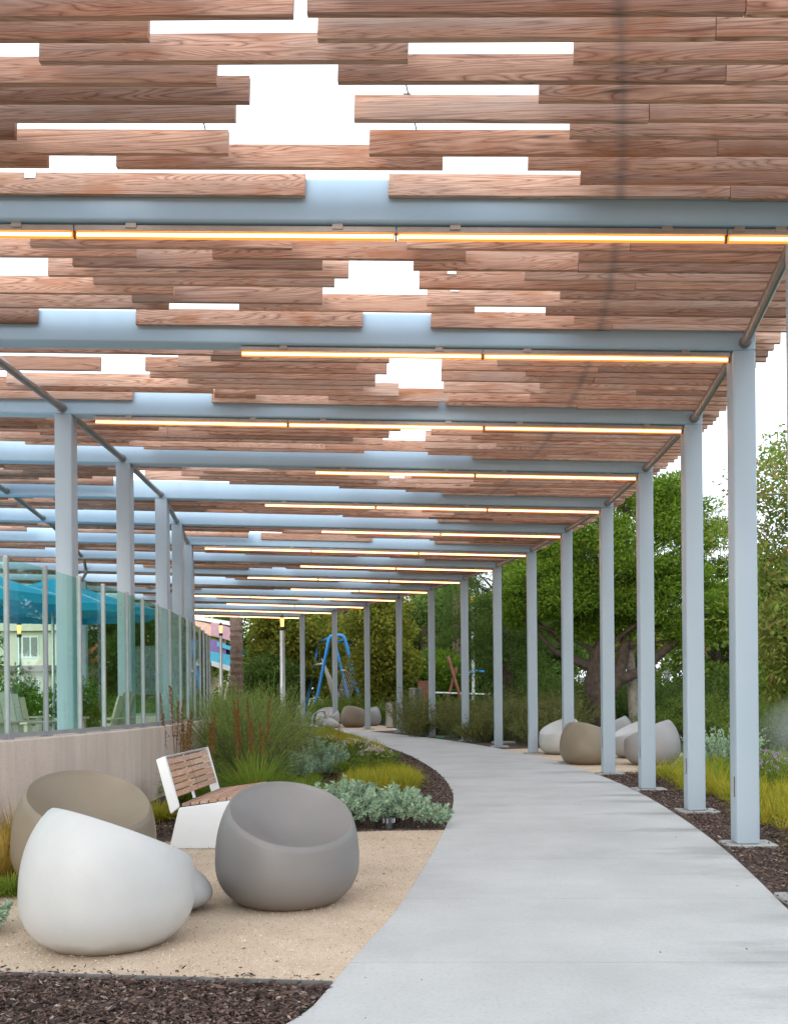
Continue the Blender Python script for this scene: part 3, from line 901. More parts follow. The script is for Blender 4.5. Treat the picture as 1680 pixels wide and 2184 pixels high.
chair(gx(1387, 17.7), 17.7, 148, SH_LGREY, 'pale grey rounded stone chair at the right end of its group, by the golden grass', 1.06)
chair(gx(697, 38.0), 38.0, -100, SH_WHITE, 'distant white rounded stone chair beside the steel hoop at the path bend')
chair(gx(752, 37.2), 37.2, 60, SH_TAUPE, 'distant taupe rounded stone chair at the path bend', 1.08)
chair(gx(785, 38.6), 38.6, -160, SH_LGREY, 'distant pale stone chair behind the taupe one at the path bend')
st2 = copy_tree(o); st2.location = (gx(703, 36.6), 36.6, 0); st2['label'] = 'distant small white stone stool in front of the far white chair'

# ------------------------------------------------------------------ slatted lounge bench facing right
bench = empty('lounge_bench', (-1.96, 8.62, 0), R(-4), label='white metal lounge bench with timber slats on seat and back', cat='bench')
BL = 1.5
def plate(name, poly, y0, y1, mat, parent, bev=.006):
    bm = bmesh.new()
    a = [bm.verts.new((x, y0, z)) for x, z in poly]; b = [bm.verts.new((x, y1, z)) for x, z in poly]
    bm.faces.new(a); bm.faces.new(b[::-1])
    for i in range(len(poly)): bm.faces.new((a[i], a[(i + 1) % len(poly)], b[(i + 1) % len(poly)], b[i]))
    bmesh.ops.recalc_face_normals(bm, faces=bm.faces)
    if bev: bmesh.ops.bevel(bm, geom=list(bm.edges), offset=bev, segments=2, affect='EDGES')
    return mesh_obj(name, bm_mesh(name, bm, autosmooth=R(40)), mat, parent=parent)
for y0 in (0.0, BL - .05):
    plate('side_panel', [(-.07, 0.0), (.40, 0.0), (.545, .435), (.02, .365)], y0, y0 + .05, WHITE, bench)
    plate('back_frame', [(-.055, .31), (.02, .37), (-.105, .83), (-.185, .80)], y0 + .001, y0 + .051, WHITE, bench)
plate('base_skirt', [(.34, .02), (.36, .02), (.49, .40), (.47, .40)], .052, BL - .052, WHITE, bench, .002)
plate('top_rail', [(-.115, .815), (-.105, .831), (-.185, .801), (-.18, .785)], .053, BL - .053, WHITE, bench, .002)
for i in range(6):
    f = i / 6
    x0, z0 = .035 + f * .50, .372 + f * .067
    plate('seat_slat', [(x0, z0), (x0 + .074, z0 + .0099), (x0 + .071, z0 + .037), (x0 - .003, z0 + .027)], .053, BL - .053, TEAK, bench, .003)
for i in range(6):
    f = i / 6
    x0, z0 = -.005 - f * .105, .46 + f * .345
    for ya, yb in ((.053, BL / 2 - .006), (BL / 2 + .006, BL - .053)):
        plate('back_slat', [(x0, z0), (x0 - .0145, z0 + .049), (x0 - .038, z0 + .043), (x0 - .024, z0 - .006)], ya, yb, TEAK, bench, .003)
    if i == 0:
        plate('back_brace', [(-.055, .37), (-.035, .376), (-.15, .80), (-.165, .795)], BL / 2 - .02, BL / 2 + .02, WHITE, bench, .002)

# ------------------------------------------------------------------ foliage tools
def unit(v): return v / np.maximum(1e-9, np.linalg.norm(v, axis=1, keepdims=True))
def rdir(n):
    return unit(rng.normal(size=(n, 3)))
def leaf_quads(P, D, l, w):
    n = len(P)
    W = unit(np.cross(D, rdir(n)))
    l = np.broadcast_to(np.asarray(l, float).reshape(-1, 1), (n, 1)); w = np.broadcast_to(np.asarray(w, float).reshape(-1, 1), (n, 1))
    mid = P + D * l * .45
    V = np.stack([P, mid + W * w * .5, P + D * l, mid - W * w * .5], 1).reshape(-1, 3)
    return V, np.arange(n * 4).reshape(n, 4)
def blades(P, D, L, droop, w):
    """tapered three-piece ribbons that bend over"""
    n = len(P)
    side = unit(np.cross(D, np.c_[np.zeros((n, 2)), np.ones(n)] + rng.normal(size=(n, 3)) * .05))
    L = np.broadcast_to(np.asarray(L, float).reshape(-1, 1), (n, 1)); droop = np.broadcast_to(np.asarray(droop, float).reshape(-1, 1), (n, 1)); w = np.broadcast_to(np.asarray(w, float).reshape(-1, 1), (n, 1))
    hor = D.copy(); hor[:, 2] = 0; hor = unit(hor + rng.normal(size=(n, 3)) * [.05, .05, 0])
    rings = []
    for t, ww in ((0, 1), (.4, .9), (.75, .6), (1, .08)):
        c = P + D * L * t + (hor * .35 - np.array([0, 0, 1]) * .8) * droop * L * t ** 2.2
        rings.append(c + side * w * ww * .5); rings.append(c - side * w * ww * .5)
    V = np.stack(rings, 1).reshape(-1, 3)
    i = np.arange(n)[:, None] * 8
    F = np.concatenate([i + [0, 1, 3, 2], i + [2, 3, 5, 4], i + [4, 5, 7, 6]], 0)
    return V, F
def join(parts):
    V, F, o = [], [], 0
    for v, f in parts:
        V.append(v); F.append(f + o); o += len(v)
    return np.concatenate(V), np.concatenate(F)
def tuft(c, n, h, spread, w=.008, lean=.55, droop=.45, r0=.04):
    a = rng.uniform(0, 2 * np.pi, n); q = np.sqrt(rng.uniform(0, 1, n))
    out = np.c_[np.cos(a), np.sin(a), np.zeros(n)]
    P = np.asarray(c) + out * (q * r0)[:, None]
    D = unit(out * (lean * q * spread / h * 1.2)[:, None] + np.c_[np.zeros((n, 2)), np.ones(n)] + rng.normal(size=(n, 3)) * .12)
    return blades(P, D, h * rng.uniform(.6, 1.15, n), droop * rng.uniform(.4, 1.4, n) * (.3 + q), w)
def stems_shrub(c, n_st, h, spread, per, ll, lw, r0=.12, up=.6, curve=.35, tmin=.2):
    """returns (stem ribbons, leaves)"""
    a = rng.uniform(0, 2 * np.pi, n_st); q = np.sqrt(rng.uniform(0, 1, n_st))
    out = np.c_[np.cos(a), np.sin(a), np.zeros(n_st)]
    P = np.asarray(c) + out * (q * r0)[:, None]
    H = h * (1 - .35 * q ** 2) * rng.uniform(.7, 1.1, n_st)
    E = P + out * (q * spread)[:, None] + np.c_[np.zeros((n_st, 2)), H] + rng.normal(size=(n_st, 3)) * [.09 * h, .09 * h, .06 * h]
    mid = (P + E) / 2 + np.c_[np.zeros((n_st, 2)), H * curve * .35] - out * (q * spread * curve * .3)[:, None]
    def bz(t): return (1 - t) ** 2 * P + 2 * t * (1 - t) * mid + t ** 2 * E
    side = unit(np.cross(E - P, rdir(n_st))) * .004
    rr = []
    for t, k in ((0, 1), (.33, .9), (.67, .7), (1, .3)):
        b = bz(t); rr += [b + side * k, b - side * k]
    V = np.stack(rr, 1).reshape(-1, 3); i = np.arange(n_st)[:, None] * 8
    F = np.concatenate([i + [0, 1, 3, 2], i + [2, 3, 5, 4], i + [4, 5, 7, 6]], 0)
    N = n_st * per
    idx = np.repeat(np.arange(n_st), per); t = rng.uniform(tmin, 1, N) ** .8
    t3 = t[:, None]
    B = (1 - t3) ** 2 * P[idx] + 2 * t3 * (1 - t3) * mid[idx] + t3 ** 2 * E[idx]
    T = unit(2 * (1 - t3) * (mid[idx] - P[idx]) + 2 * t3 * (E[idx] - mid[idx]))
    D = unit(T * up + rdir(N) * (1 - up) * 1.2)
    lv = leaf_quads(B, D, ll * rng.uniform(.6, 1.3, N), lw * rng.uniform(.7, 1.3, N))
    return (V, F), lv
def plant(name, parts, label, cat, group=None, base=(0, 0, 0)):
    """parts: (part name, [(V,F)...], material); a thing with children"""
    e = empty(name, base, label=label, cat=cat, group=group)
    for pn, arr, mat in parts:
        V, F = join(arr)
        mesh_obj(pn, np_mesh(pn, V - np.asarray(base), F), mat, parent=e, kind='stuff' if pn in ('flowers', 'seeds') else None)
    return e
def near_edge(P, x, y, d): return abs(station(P, y) - x) < d

# ------------------------------------------------------------------ left bed planting
def shrub_at(px, py, h, spread, n_st, per, ll, lw, mat, label, cat='shrub', name='shrub', stemmat=STEM, extra=None, subs=1, **kw):
    b = gp(px, py)
    st_, lv = [], []
    for i in range(subs):
        c = np.array(b) + (np.r_[rng.uniform(-.6, .6, 2) * spread, 0] if i else 0)
        s_, l_ = stems_shrub(c, n_st, h * (1 if i == 0 else rng.uniform(.7, 1)), spread, per, ll, lw, **kw)
        st_.append(s_); lv.append(l_)
    ps = [('stems', st_, stemmat), ('foliage', lv, mat)]
    if extra: ps += extra(b)
    return plant(name, ps, label, cat, base=b)
def at_ground(x, y): return (x, y, 0.0)
# big wispy shrubs against the end of the wall
for (x, y, h, sp, lab) in ((-2.25, 14.6, 1.35, .95, 'wide wispy green shrub with fine upright stems beside the wall end'),
                           (-2.1, 16.4, 1.5, .8, 'tall wispy green shrub behind the wide one, right of the wall end'),
                           (-2.9, 17.2, 1.6, 1.1, 'wispy green shrub close against the glass fence'),
                           (-3.2, 20.6, 1.5, 1.0, 'wispy green shrub farthest along the fence, before the path bend')):
    s_, l_ = stems_shrub((x, y, 0), 420, h, sp, 34, .055, .0075, r0=.25, up=.72, curve=.25, tmin=.12)
    s2, l2 = stems_shrub((x, y, 0), 160, h * .55, sp * 1.1, 30, .05, .009, r0=.3, up=.6, curve=.3, tmin=.1)
    plant('wispy_shrub', [('stems', [s_, s2], STEM), ('foliage', [l_, l2], L_WISP)], lab, 'shrub', base=(x, y, 0))
# rusty dock spikes
for (x, y, n, lab) in ((-2.62, 12.6, 6, 'rust brown seed spikes standing nearest the glass fence'), (-2.02, 13.2, 7, 'rust brown seed spikes in front of the wide wispy shrub'), (-2.95, 13.6, 4, 'rust brown seed spikes low beside the wall'), (-.75, 15.6, 1, 'single thin rust seed stalk leaning by the path')):
    sp_, sd = [], []
    for i in range(n):
        bx, by = x + rng.uniform(-.28, .28), y + rng.uniform(-.35, .35); h = rng.uniform(.95, 1.5) if n > 1 else 1.0
        dx, dy = rng.uniform(-.12, .12, 2)
        tv, tf = tube_arrays([(bx, by, 0), (bx + dx * .5, by + dy * .5, h * .5), (bx + dx, by + dy, h)], [.006, .005, .003], 5)
        sp_.append((np.array([v[:] for v in tv]), np.array(tf)))
        m = 260 if n > 1 else 120
        t = rng.uniform(.55, 1, m); P = np.c_[bx + dx * t, by + dy * t, h * t] + rng.normal(size=(m, 3)) * np.c_[np.ones(m), np.ones(m), np.zeros(m)] * (.012 * (1.15 - t) / .3)[:, None]
        sd.append(leaf_quads(P, unit(rdir(m) + [0, 0, .8]), .024, .012))
    plant('seed_spikes', [('stalks', sp_, L_RUST), ('seeds', sd, L_RUST)], lab, 'plant', base=(x, y, 0))
# bright green fountain grass tufts
for (x, y, h, sp, n, lab) in ((-1.66, 11.6, .85, .72, 1700, 'bright green fountain grass tuft just behind the lounge bench'), (-2.5, 12.0, .7, .6, 900, 'green fountain grass tuft between the bench back and the wall'), (-1.1, 12.6, .42, .4, 600, 'small green grass tuft right of the fountain grass')):
    plant('grass_tuft', [('blades', [tuft((x, y, 0), n, h, sp, .007, .9, .55, .12)], L_GRASS)], lab, 'grass tuft', base=(x, y, 0))
# sage shrubs
def sage(x, y, lumps, lab):
    S, Lf = [], []
    for (dx, dy, h, r_) in lumps:
        s_, l_ = stems_shrub((x + dx, y + dy, 0), 44, h, r_, 95, .042, .014, r0=.06, up=.45, curve=.3, tmin=.3)
        S.append(s_); Lf.append(l_)
    plant('sage_shrub', [('stems', S, BARK), ('foliage', Lf, L_SAGE)], lab, 'shrub', base=(x, y, 0))
b = gp(805, 1772); sage(b[0], b[1] + .25, [(-.05, 0, .37, .2), (.3, .05, .39, .2), (.56, .0, .24, .15), (.18, .35, .38, .2), (-.25, .15, .33, .17)], 'silvery sage shrub at the far corner of the gravel pad, nearest the path')
b = gp(735, 1775); sage(b[0] - .05, b[1] + .4, [(0, 0, .46, .28), (-.22, .15, .42, .24)], 'silvery sage shrub rising behind the grey stone chair')
b = gp(610, 1665); sage(b[0], b[1], [(0, 0, .5, .25), (-.25, -.1, .36, .22), (.25, -.1, .38, .2)], 'silvery sage shrub right of the fountain grass tuft')
b = gp(665, 1655); sage(b[0] + .1, b[1], [(0, 0, .62, .26), (.25, .1, .5, .22), (.1, -.4, .32, .2)], 'taller silvery sage shrub in the middle of the left bed')
b = gp(728, 1700); sage(b[0] + .1, b[1], [(0, 0, .2, .16), (.15, .1, .18, .14)], 'tiny silver sage plant in the bare mulch')
b = gp(-6, 1995); sage(b[0] - .12, b[1], [(0, 0, .2, .16)], 'sprig of sage at the left edge above the dark mulch')
# dark green low mounds with pale flowers
for (px, py, h, r_, fl, lab) in ((712, 1640, .42, .42, 0, 'dark green low mound left of the flowers in the left bed'), (755, 1628, .42, .45, 60, 'dark green mound dotted with cream flowers in the left bed'), (800, 1640, .34, .36, 90, 'dark green mound with pale pink flowers nearest the path'), (830, 1650, .2, .2, 0, 'small dark green seedling in the mulch by the path'), (768, 1662, .3, .34, 0, 'dark green mound in front of the flowering ones'), (690, 1612, .4, .45, 40, 'dark green mound at the foot of the wispy shrub')):
    x, y, _ = gp(px, py)
    s_, l_ = stems_shrub((x, y, 0), 130, h, r_, 40, .055, .012, r0=.1, up=.6, tmin=.2)
    ps = [('stems', [s_], STEM), ('foliage', [l_], L_MID)]
    if fl:
        a = rng.uniform(0, 6.28, fl); q = np.sqrt(rng.uniform(0, 1, fl)) * r_
        P = np.c_[x + q * np.cos(a), y + q * np.sin(a), h * (1.02 - .35 * (q / r_) ** 2) + rng.uniform(-.02, .05, fl)]
        P = np.repeat(P, 5, 0) + rng.normal(size=(fl * 5, 3)) * .012
        ps.append(('flowers', [leaf_quads(P, unit(rdir(fl * 5) + [0, 0, .7]), .03, .024)], L_WHITE))
    plant('flowering_mound', ps, lab, 'plant', base=(x, y, 0))
# golden ground-cover grass in the left bed
def grass_field(name, spots, h, mat, label, n=34, w=.008, lean=.8, droop=.5):
    V = [tuft((x, y, 0), n, h * rng.uniform(.75, 1.2), h * .8, w, lean, droop, .07) for x, y in spots]
    v, f = join(V)
    return mesh_obj(name, np_mesh(name, v, f), mat, label=label, cat='grass', kind='stuff')
def spots_in(poly, n):
    P = np.array(poly); lo, hi = P.min(0), P.max(0); out = []
    while len(out) < n:
        x, y = rng.uniform(lo, hi)
        c = False; j = len(P) - 1
        for i in range(len(P)):
            if (P[i, 1] > y) != (P[j, 1] > y) and x < (P[j, 0] - P[i, 0]) * (y - P[i, 1]) / (P[j, 1] - P[i, 1]) + P[i, 0]: c = not c
            j = i
        if c: out.append((x, y))
    return out
g2 = lambda *p: gp(*p)[:2]
grass_field('golden_grass', spots_in([g2(735, 1700), g2(880, 1690), g2(885, 1664), g2(760, 1656)], 230), .33, L_GOLD, 'patch of golden green grass in the left bed behind the sage shrubs', 40)
grass_field('golden_grass', spots_in([g2(690, 1600), g2(800, 1618), g2(822, 1606), g2(770, 1585), g2(700, 1562), g2(668, 1566)], 420), .3, L_GOLD, 'golden ground cover along the far left edge of the path', 30, .011)
grass_field('meadow_grass', spots_in([g2(640, 1690), g2(720, 1650), g2(660, 1640), g2(560, 1680)], 80), .2, L_GRASS, 'low green grass between the sage shrubs of the left bed', 30)
# tan and golden tufts at the left edge in front of the wall
i = 0
for (px, py, h, lab, mt) in ((10, 1880, .52, 'tan ornamental grass tuft at the left edge beside the taupe chair', L_TAN), (32, 1820, .55, 'tan ornamental grass tuft behind the left edge tuft', L_TAN), (-50, 1850, .6, 'tan grass tuft cut by the left edge of the picture', L_TAN), (60, 1800, .45, 'golden green grass tuft at the foot of the wall', L_GOLD), (342, 1752, .32, 'golden grass tuft between the taupe chair and the bench', L_GOLD), (20, 1910, .2, 'low dark green plant at the left edge of the gravel pad', L_GRASS), (110, 1790, .4, 'tan grass tuft along the wall behind the taupe chair', L_TAN), (318, 1700, .32, 'green tuft of grass by the wall left of the bench', L_GRASS), (-90, 1790, .7, 'tan grass tuft by the wall at the far left', L_TAN), (0, 1790, .55, 'dry tan grass tuft standing close to the wall', L_TAN)):
    x, y, _ = gp(px, py)
    plant('grass_tuft', [('blades', [tuft((x, y, 0), 620, h, h * .9, .0065, .9, .5, .09)], mt)], lab, 'grass tuft', base=(x, y, 0))
# spot light in the mulch at the pad corner
sx, sy, _ = gp(829, 1768)
sl = empty('garden_spotlight', (sx, sy, 0), label='small black garden spotlight at the pad corner by the sage shrub', cat='light')
bm = bmesh.new(); lathe(bm, [(.035, 0), (.04, .06), (.052, .062), (.055, .11), (.045, .115)], 16); mesh_obj('housing', bm_mesh('housing', bm, autosmooth=R(40)), DARKMETAL, parent=sl)
for i in range(7):
    a = i / 7 * 6.283; bm = bmesh.new(); add_box(bm, (.05, -.003, .062), (.062, .003, .108), Matrix.Rotation(a, 4, 'Z')); mesh_obj('fin', bm_mesh('fin', bm), GALV, parent=sl)

# ------------------------------------------------------------------ loose chips, grit, litter
def chips(name, poly, n, l, label, mat=CHIPS, z=.0, th=.25):
    S = np.array(spots_in(poly, n)); m = len(S)
    a = rng.uniform(0, 6.28, m); D = unit(np.c_[np.cos(a), np.sin(a), rng.normal(size=m) * th])
    P = np.c_[S, z + np.abs(rng.normal(size=m)) * .008]
    V, F = leaf_quads(P, D, l * rng.uniform(.4, 1.5, m), l * .36 * rng.uniform(.5, 1.4, m))
    V[:, 2] = np.maximum(V[:, 2], -.004)
    return mesh_obj(name, np_mesh(name, V, F), mat, label=label, cat='mulch' if mat is CHIPS else 'grit', kind='stuff')
near_poly = [(-2.4, 3.2), gp(-120, 2080)[:2], gp(711, 2108)[:2]] + [(station(LC, y) - .015, y) for y in np.linspace(pyl - .08, 3.2, 12)]
chips('bark_chips', near_poly, 52000, .03, 'dark bark chips at the bottom left corner below the gravel pad')
chips('bark_chips', near_poly, 900, .07, 'longer bark pieces among the dark chips at the bottom left')
chips('bark_chips', [gp(-100, 2062)[:2], gp(-100, 2078)[:2], gp(711, 2097)[:2], gp(720, 2080)[:2]], 160, .03, 'bark chips spilled over the metal edging onto the gravel')
bed_poly = [gp(940, 1766)[:2]] + [(station(LC, y) - .02, y) for y in np.linspace(far_y + .1, 22, 30)] + [(-1.2, 20), (-1.6, 14), (-1.6, 10)]
chips('bark_chips', bed_poly, 22000, .04, 'bark chips of the planted bed inside the path bend')
chips('bark_chips', [(-3.3, 6.5), (-3.3, 12), (-1.6, 12.5), (-1.4, 9.9), (-2.4, 9.3), (-3.2, 7.2)], 7000, .05, 'bark chips between the gravel pad and the wall')
rstrip = [(station(RC, y) + .03, y) for y in np.linspace(5.5, 16, 20)] + [(station(RC, y) + 1.3, y) for y in np.linspace(16, 5.5, 20)]
chips('bark_chips', rstrip, 30000, .038, 'bark chips around the feet of the right columns')
chips('granite_grit', [p for p in pad_pts], 30000, .012, 'loose tan grit scattered over the near gravel pad', PEB, .001, .6)
chips('leaf_litter', [p for p in pad_pts], 160, .024, 'dry brown leaf bits on the near gravel pad', L_RUST, .003, .1)
lp = [(station(LC, y) + .1, y) for y in np.linspace(4, 14, 20)] + [(station(RC, y) - .1, y) for y in np.linspace(14, 4, 20)]
chips('leaf_litter', lp, 45, .017, 'few dry leaf bits lying on the concrete path', L_RUST, .003, .1)

# ------------------------------------------------------------------ right hand grasses and shrubs
gold_poly = [(station(RC, y) + .75 + .12 * math.sin(y * 2.3), y) for y in np.linspace(7.4, 15.6, 20)] + [(6.2, 16.4), (8.6, 15.5), (8.0, 8)]
grass_field('golden_grass', spots_in(gold_poly, 1400), .36, L_GOLD, 'golden green meadow grass right of the columns', 30, .009, .9, .6)
grass_field('meadow_grass', spots_in([(4.2, 13.4), (5.2, 17.5), (9, 18.5), (10.5, 13), (7, 10.5)], 900), .42, L_GRASS, 'fresh green meadow grass behind the golden grass on the right', 26, .01, .8, .5)
# mixed shrub mass along the outside of the path
S, Lf = [], []
def mass(pts, hrange, n_st=120, per=30, ll=.07, lw=.014):
    for x, y in pts:
        h = rng.uniform(*hrange)
        s_, l_ = stems_shrub((x, y, 0), n_st, h, h * .62, per, ll, lw, r0=.3, up=.5, curve=.45, tmin=.1)
        S.append(s_); Lf.append(l_)
def flush(label, mat):
    global S, Lf
    v, f = join(Lf); o = mesh_obj('shrub_mass', np_mesh('shrub_mass', v, f), mat, label=label, cat='shrubs', kind='stuff')
    v, f = join(S); mesh_obj('stems', np_mesh('stems', v, f), STEM, parent=o, kind='stuff')
    S, Lf = [], []
mass(spots_in([(1.9, 26.0), (.6, 29.5), (-.1, 32.3), (1.5, 36), (5, 33), (6, 24.3), (4.4, 23.7), (3.0, 24.2)], 44), (.55, 1.45), 95, 24, .095, .019)
flush('mass of fine olive green shrubs outside the far path bend', L_OLIVE)
mass(spots_in([(6.2, 23.4), (6.9, 20.5), (7, 17.8), (9.5, 17.2), (12, 18.5), (12, 26), (7, 26.5)], 44), (.6, 1.55), 95, 24, .09, .02)
flush('mass of green shrubs behind the right group of stone chairs', L_MID)
mass(spots_in([(-1.4, 40.5), (-3.5, 43.5), (-3, 47), (3, 43), (4, 37), (.6, 37.5), (-.1, 39.5)], 28), (.8, 1.3), 80, 22, .11, .024)
flush('mass of shrubs behind the far chairs at the path bend', L_MID)
mass(spots_in([(-5.2, 24), (-4.1, 26), (-4.5, 31), (-6.4, 36), (-9, 34), (-7, 25)], 22), (.9, 1.5), 90, 24, .1, .02)
flush('mass of wispy shrubs beyond the end of the glass fence', L_WISP)
mass(spots_in([(3.5, 30), (4.5, 36), (14, 36), (14, 28.5), (8, 28.5)], 30), (1.3, 2.3), 90, 24, .15, .036)
flush('tall dark shrub belt behind the broad bright tree', L_DARK)
for (px, py, lab) in ((1648, 1690, 'low plant with small purple flowers in the grass at the right edge'), (1625, 1672, 'purple flowered plant behind the right edge one')):
    x, y, _ = gp(px, py)
    s_, l_ = stems_shrub((x, y, 0), 60, .42, .35, 26, .05, .014)
    n = 26; a = rng.uniform(0, 6.28, n); q = np.sqrt(rng.uniform(0, 1, n)) * .36
    P = np.repeat(np.c_[x + q * np.cos(a), y + q * np.sin(a), rng.uniform(.28, .5, n)], 5, 0) + rng.normal(size=(n * 5, 3)) * .012
    plant('flowering_plant', [('stems', [s_], STEM), ('foliage', [l_], L_MID), ('flowers', [leaf_quads(P, rdir(n * 5), .034, .026)], L_PURPLE)], lab, 'plant', base=(x, y, 0))
x, y, _ = gp(1585, 1600); y = 16.2; x = gx(1545, 16.2)
s_, l_ = stems_shrub((x, y, 0), 90, .75, .6, 40, .05, .02)
plant('sage_shrub', [('stems', [s_], STEM), ('foliage', [l_], L_SAGE)], 'pale sage shrub among the green shrubs behind the nearest column', 'shrub', base=(x, y, 0))

# ------------------------------------------------------------------ trees
def clumps_in(c, rad, n, r0, r1, shell=.55):
    d = rdir(n); q = rng.uniform(shell, 1.0, n) ** .7
    C = np.asarray(c) + d * np.asarray(rad) * q[:, None]
    return [(C[i], rng.uniform(r0, r1)) for i in range(n)]
def crown_leaves(cl, per, ll, lw, flat=.6, upb=.25, spread=1.0):
    n = len(cl) * per
    C = np.repeat(np.array([c for c, r_ in cl]), per, 0); rr = np.repeat(np.array([r_ for c, r_ in cl]), per)
    d = rdir(n); q = rng.uniform(0, 1, n) ** .45
    P = C + d * (q * rr)[:, None] * [1, 1, flat]
    D = unit(d * .8 + rdir(n) * .7 + [0, 0, upb])
    return leaf_quads(P, D, ll * rng.uniform(.6, 1.4, n), lw * rng.uniform(.6, 1.4, n))
def limb_path(a, b, sag=.15):
    a, b = Vector(a), Vector(b); L = (b - a).length
    j = Vector(rng.normal(size=3)) * L * .08
    m = a * .5 + b * .5 + Vector((0, 0, L * sag)) + j
    return [tuple(a * (1 - t) ** 2 + m * 2 * t * (1 - t) + b * t * t) for t in (0, .25, .5, .75, 1)]
def tree(name, base, trunk, radii, cl, per, ll, lw, lmat, bmat, label, limbs=26, lr=.06, flat=.6, upb=.25, fork=None, group=None, sag=.12):
    e = empty(name, base, label=label, cat='tree', group=group)
    bm = bmesh.new()
    bv = Vector(base)
    add_tube(bm, [Vector(p) - bv for p in trunk], radii, 12)
    src = [Vector(p) for p in (fork or trunk[len(trunk) // 2:])]
    for i in rng.permutation(len(cl))[:limbs]:
        c = Vector(cl[i][0]); s = min(src, key=lambda q: (q - c).length + rng.uniform(0, .8))
        p = limb_path(s, c, sag)
        add_tube(bm, [Vector(q) - bv for q in p], [lr, lr * .8, lr * .6, lr * .4, lr * .18], 6)
    mesh_obj('trunk', bm_mesh('trunk', bm, autosmooth=R(60)), bmat, parent=e)
    V, F = crown_leaves(cl, per, ll, lw, flat, upb)
    mesh_obj('crown', np_mesh('crown', V - np.array(base), F), lmat, parent=e)
    return e
# broad bright tree with dark curved limbs behind the right columns
c1 = clumps_in((6.35, 27.2, 5.45), (3.1, 2.6, 2.5), 175, .45, .85, .55) + clumps_in((4.6, 27.4, 4.0), (1.5, 1.6, 1.5), 40, .4, .7) + clumps_in((8.0, 26.6, 3.9), (1.6, 1.6, 1.2), 36, .4, .7)
tk = [(5.9, 27, -.05), (5.85, 27, .8), (5.65, 27, 1.5), (5.75, 27, 2.2), (6.0, 27.1, 3.2), (6.2, 27.1, 4.4)]
t1 = tree('broad_tree', (5.9, 27, 0), tk, [.42, .36, .33, .27, .2, .1], c1, 650, .12, .038, L_BRIGHT, BARK, 'broad bright green tree with dark curved limbs behind the right columns', 60, .08, .5, .2,
          fork=[(5.7, 27, 1.7), (5.8, 27, 2.4), (6.0, 27.1, 3.2), (6.2, 27.1, 4.2)])
bm = bmesh.new()
for p, r_ in (([(5.8, 26.9, 1.1), (6.15, 26.8, 1.55), (6.35, 26.8, 2.1), (6.5, 26.8, 2.9), (6.9, 26.8, 3.8)], [.24, .2, .17, .13, .07]),
              ([(6.2, 26.8, 1.6), (6.9, 26.7, 1.9), (7.5, 26.6, 2.45), (8.1, 26.5, 2.9), (8.6, 26.4, 3.7)], [.17, .14, .12, .1, .05]),
              ([(5.75, 27, 1.9), (5.1, 27, 2.2), (4.5, 27.1, 2.5), (3.9, 27.2, 3.2)], [.15, .11, .08, .04])):
    add_tube(bm, [Vector(q) - Vector((5.9, 27, 0)) for q in p], r_, 10)
mesh_obj('limb', bm_mesh('limb', bm, autosmooth=R(60)), BARK, parent=t1)
tube_obj('second_trunk', [(.95, .3, -.05), (.9, .3, .8), (.85, .3, 1.6), (.8, .3, 2.8)], [.17, .15, .14, .1], PALEBARK, 10, parent=t1)
# loose airy tree at the right edge
c2 = clumps_in((8.6, 19.5, 4.2), (2.1, 1.8, 2.9), 130, .3, .7, .25) + clumps_in((7.6, 18.6, 2.2), (1.2, 1.2, 1.1), 40, .3, .6, .2)
tree('airy_tree', (9.1, 19.4, 0), [(9.1, 19.4, -.05), (9.0, 19.4, 1.4), (8.8, 19.5, 3.0), (8.7, 19.5, 5.2)], [.2, .16, .11, .04], c2, 165, .125, .05, L_LOOSE, PALEBARK, 'airy light green tree with sky gaps at the right edge', 70, .03, .8, 0)
# dark feathery conifer left of the broad tree
c3 = clumps_in((3.9, 34, 4.6), (2.2, 2.0, 2.9), 95, .4, .8, .4)
tree('feathery_conifer', (4.0, 34, 0), [(4, 34, -.05), (4, 34, 2), (3.9, 34, 4.5), (3.9, 34, 7)], [.24, .2, .14, .05], c3, 420, .18, .024, L_DARK, BARK, 'dark feathery conifer left of the broad bright tree', 50, .05, .6, .3)
# yellowing leafy tree right of the blue frame
c4 = clumps_in((-.45, 41.5, 3.4), (1.45, 1.3, 2.9), 90, .4, .75, .3)
tree('yellowing_tree', (-.7, 41.5, 0), [(-.7, 41.5, -.05), (-.75, 41.5, 1.5), (-.7, 41.5, 3.2), (-.6, 41.5, 5.6)], [.12, .1, .07, .03], c4, 190, .17, .1, L_YEL, BARK, 'leafy tree with yellowing leaves right of the blue climbing frame', 46, .03, .9, 0)
c5 = clumps_in((-5.0, 48, 3.9), (2.2, 2.0, 2.9), 100, .5, 1.0, .4)
tree('leafy_tree', (-5.2, 48, 0), [(-5.2, 48, -.05), (-5.2, 48, 1.5), (-5.1, 48, 3.2), (-5.0, 48, 5.6)], [.22, .18, .13, .05], c5, 230, .22, .12, L_YEL, BARK, 'leafy olive green tree behind the round lamp post left of the frame', 46, .04, .8, 0)
c6 = clumps_in((-6.0, 46, 1.6), (1.5, 1.2, 1.3), 50, .4, .8, .3)
tree('dark_bush', (-6.0, 46, 0), [(-6.0, 46, -.05), (-6.0, 46, .6), (-5.9, 46, 1.4)], [.1, .08, .04], c6, 240, .2, .09, L_DARK, BARK, 'dark green bush under the leafy tree beyond the wispy shrubs', 20, .03, .8, .2)
c7 = clumps_in((1.7, 45, 1.9), (1.7, 1.2, 1.3), 60, .4, .7, .5)
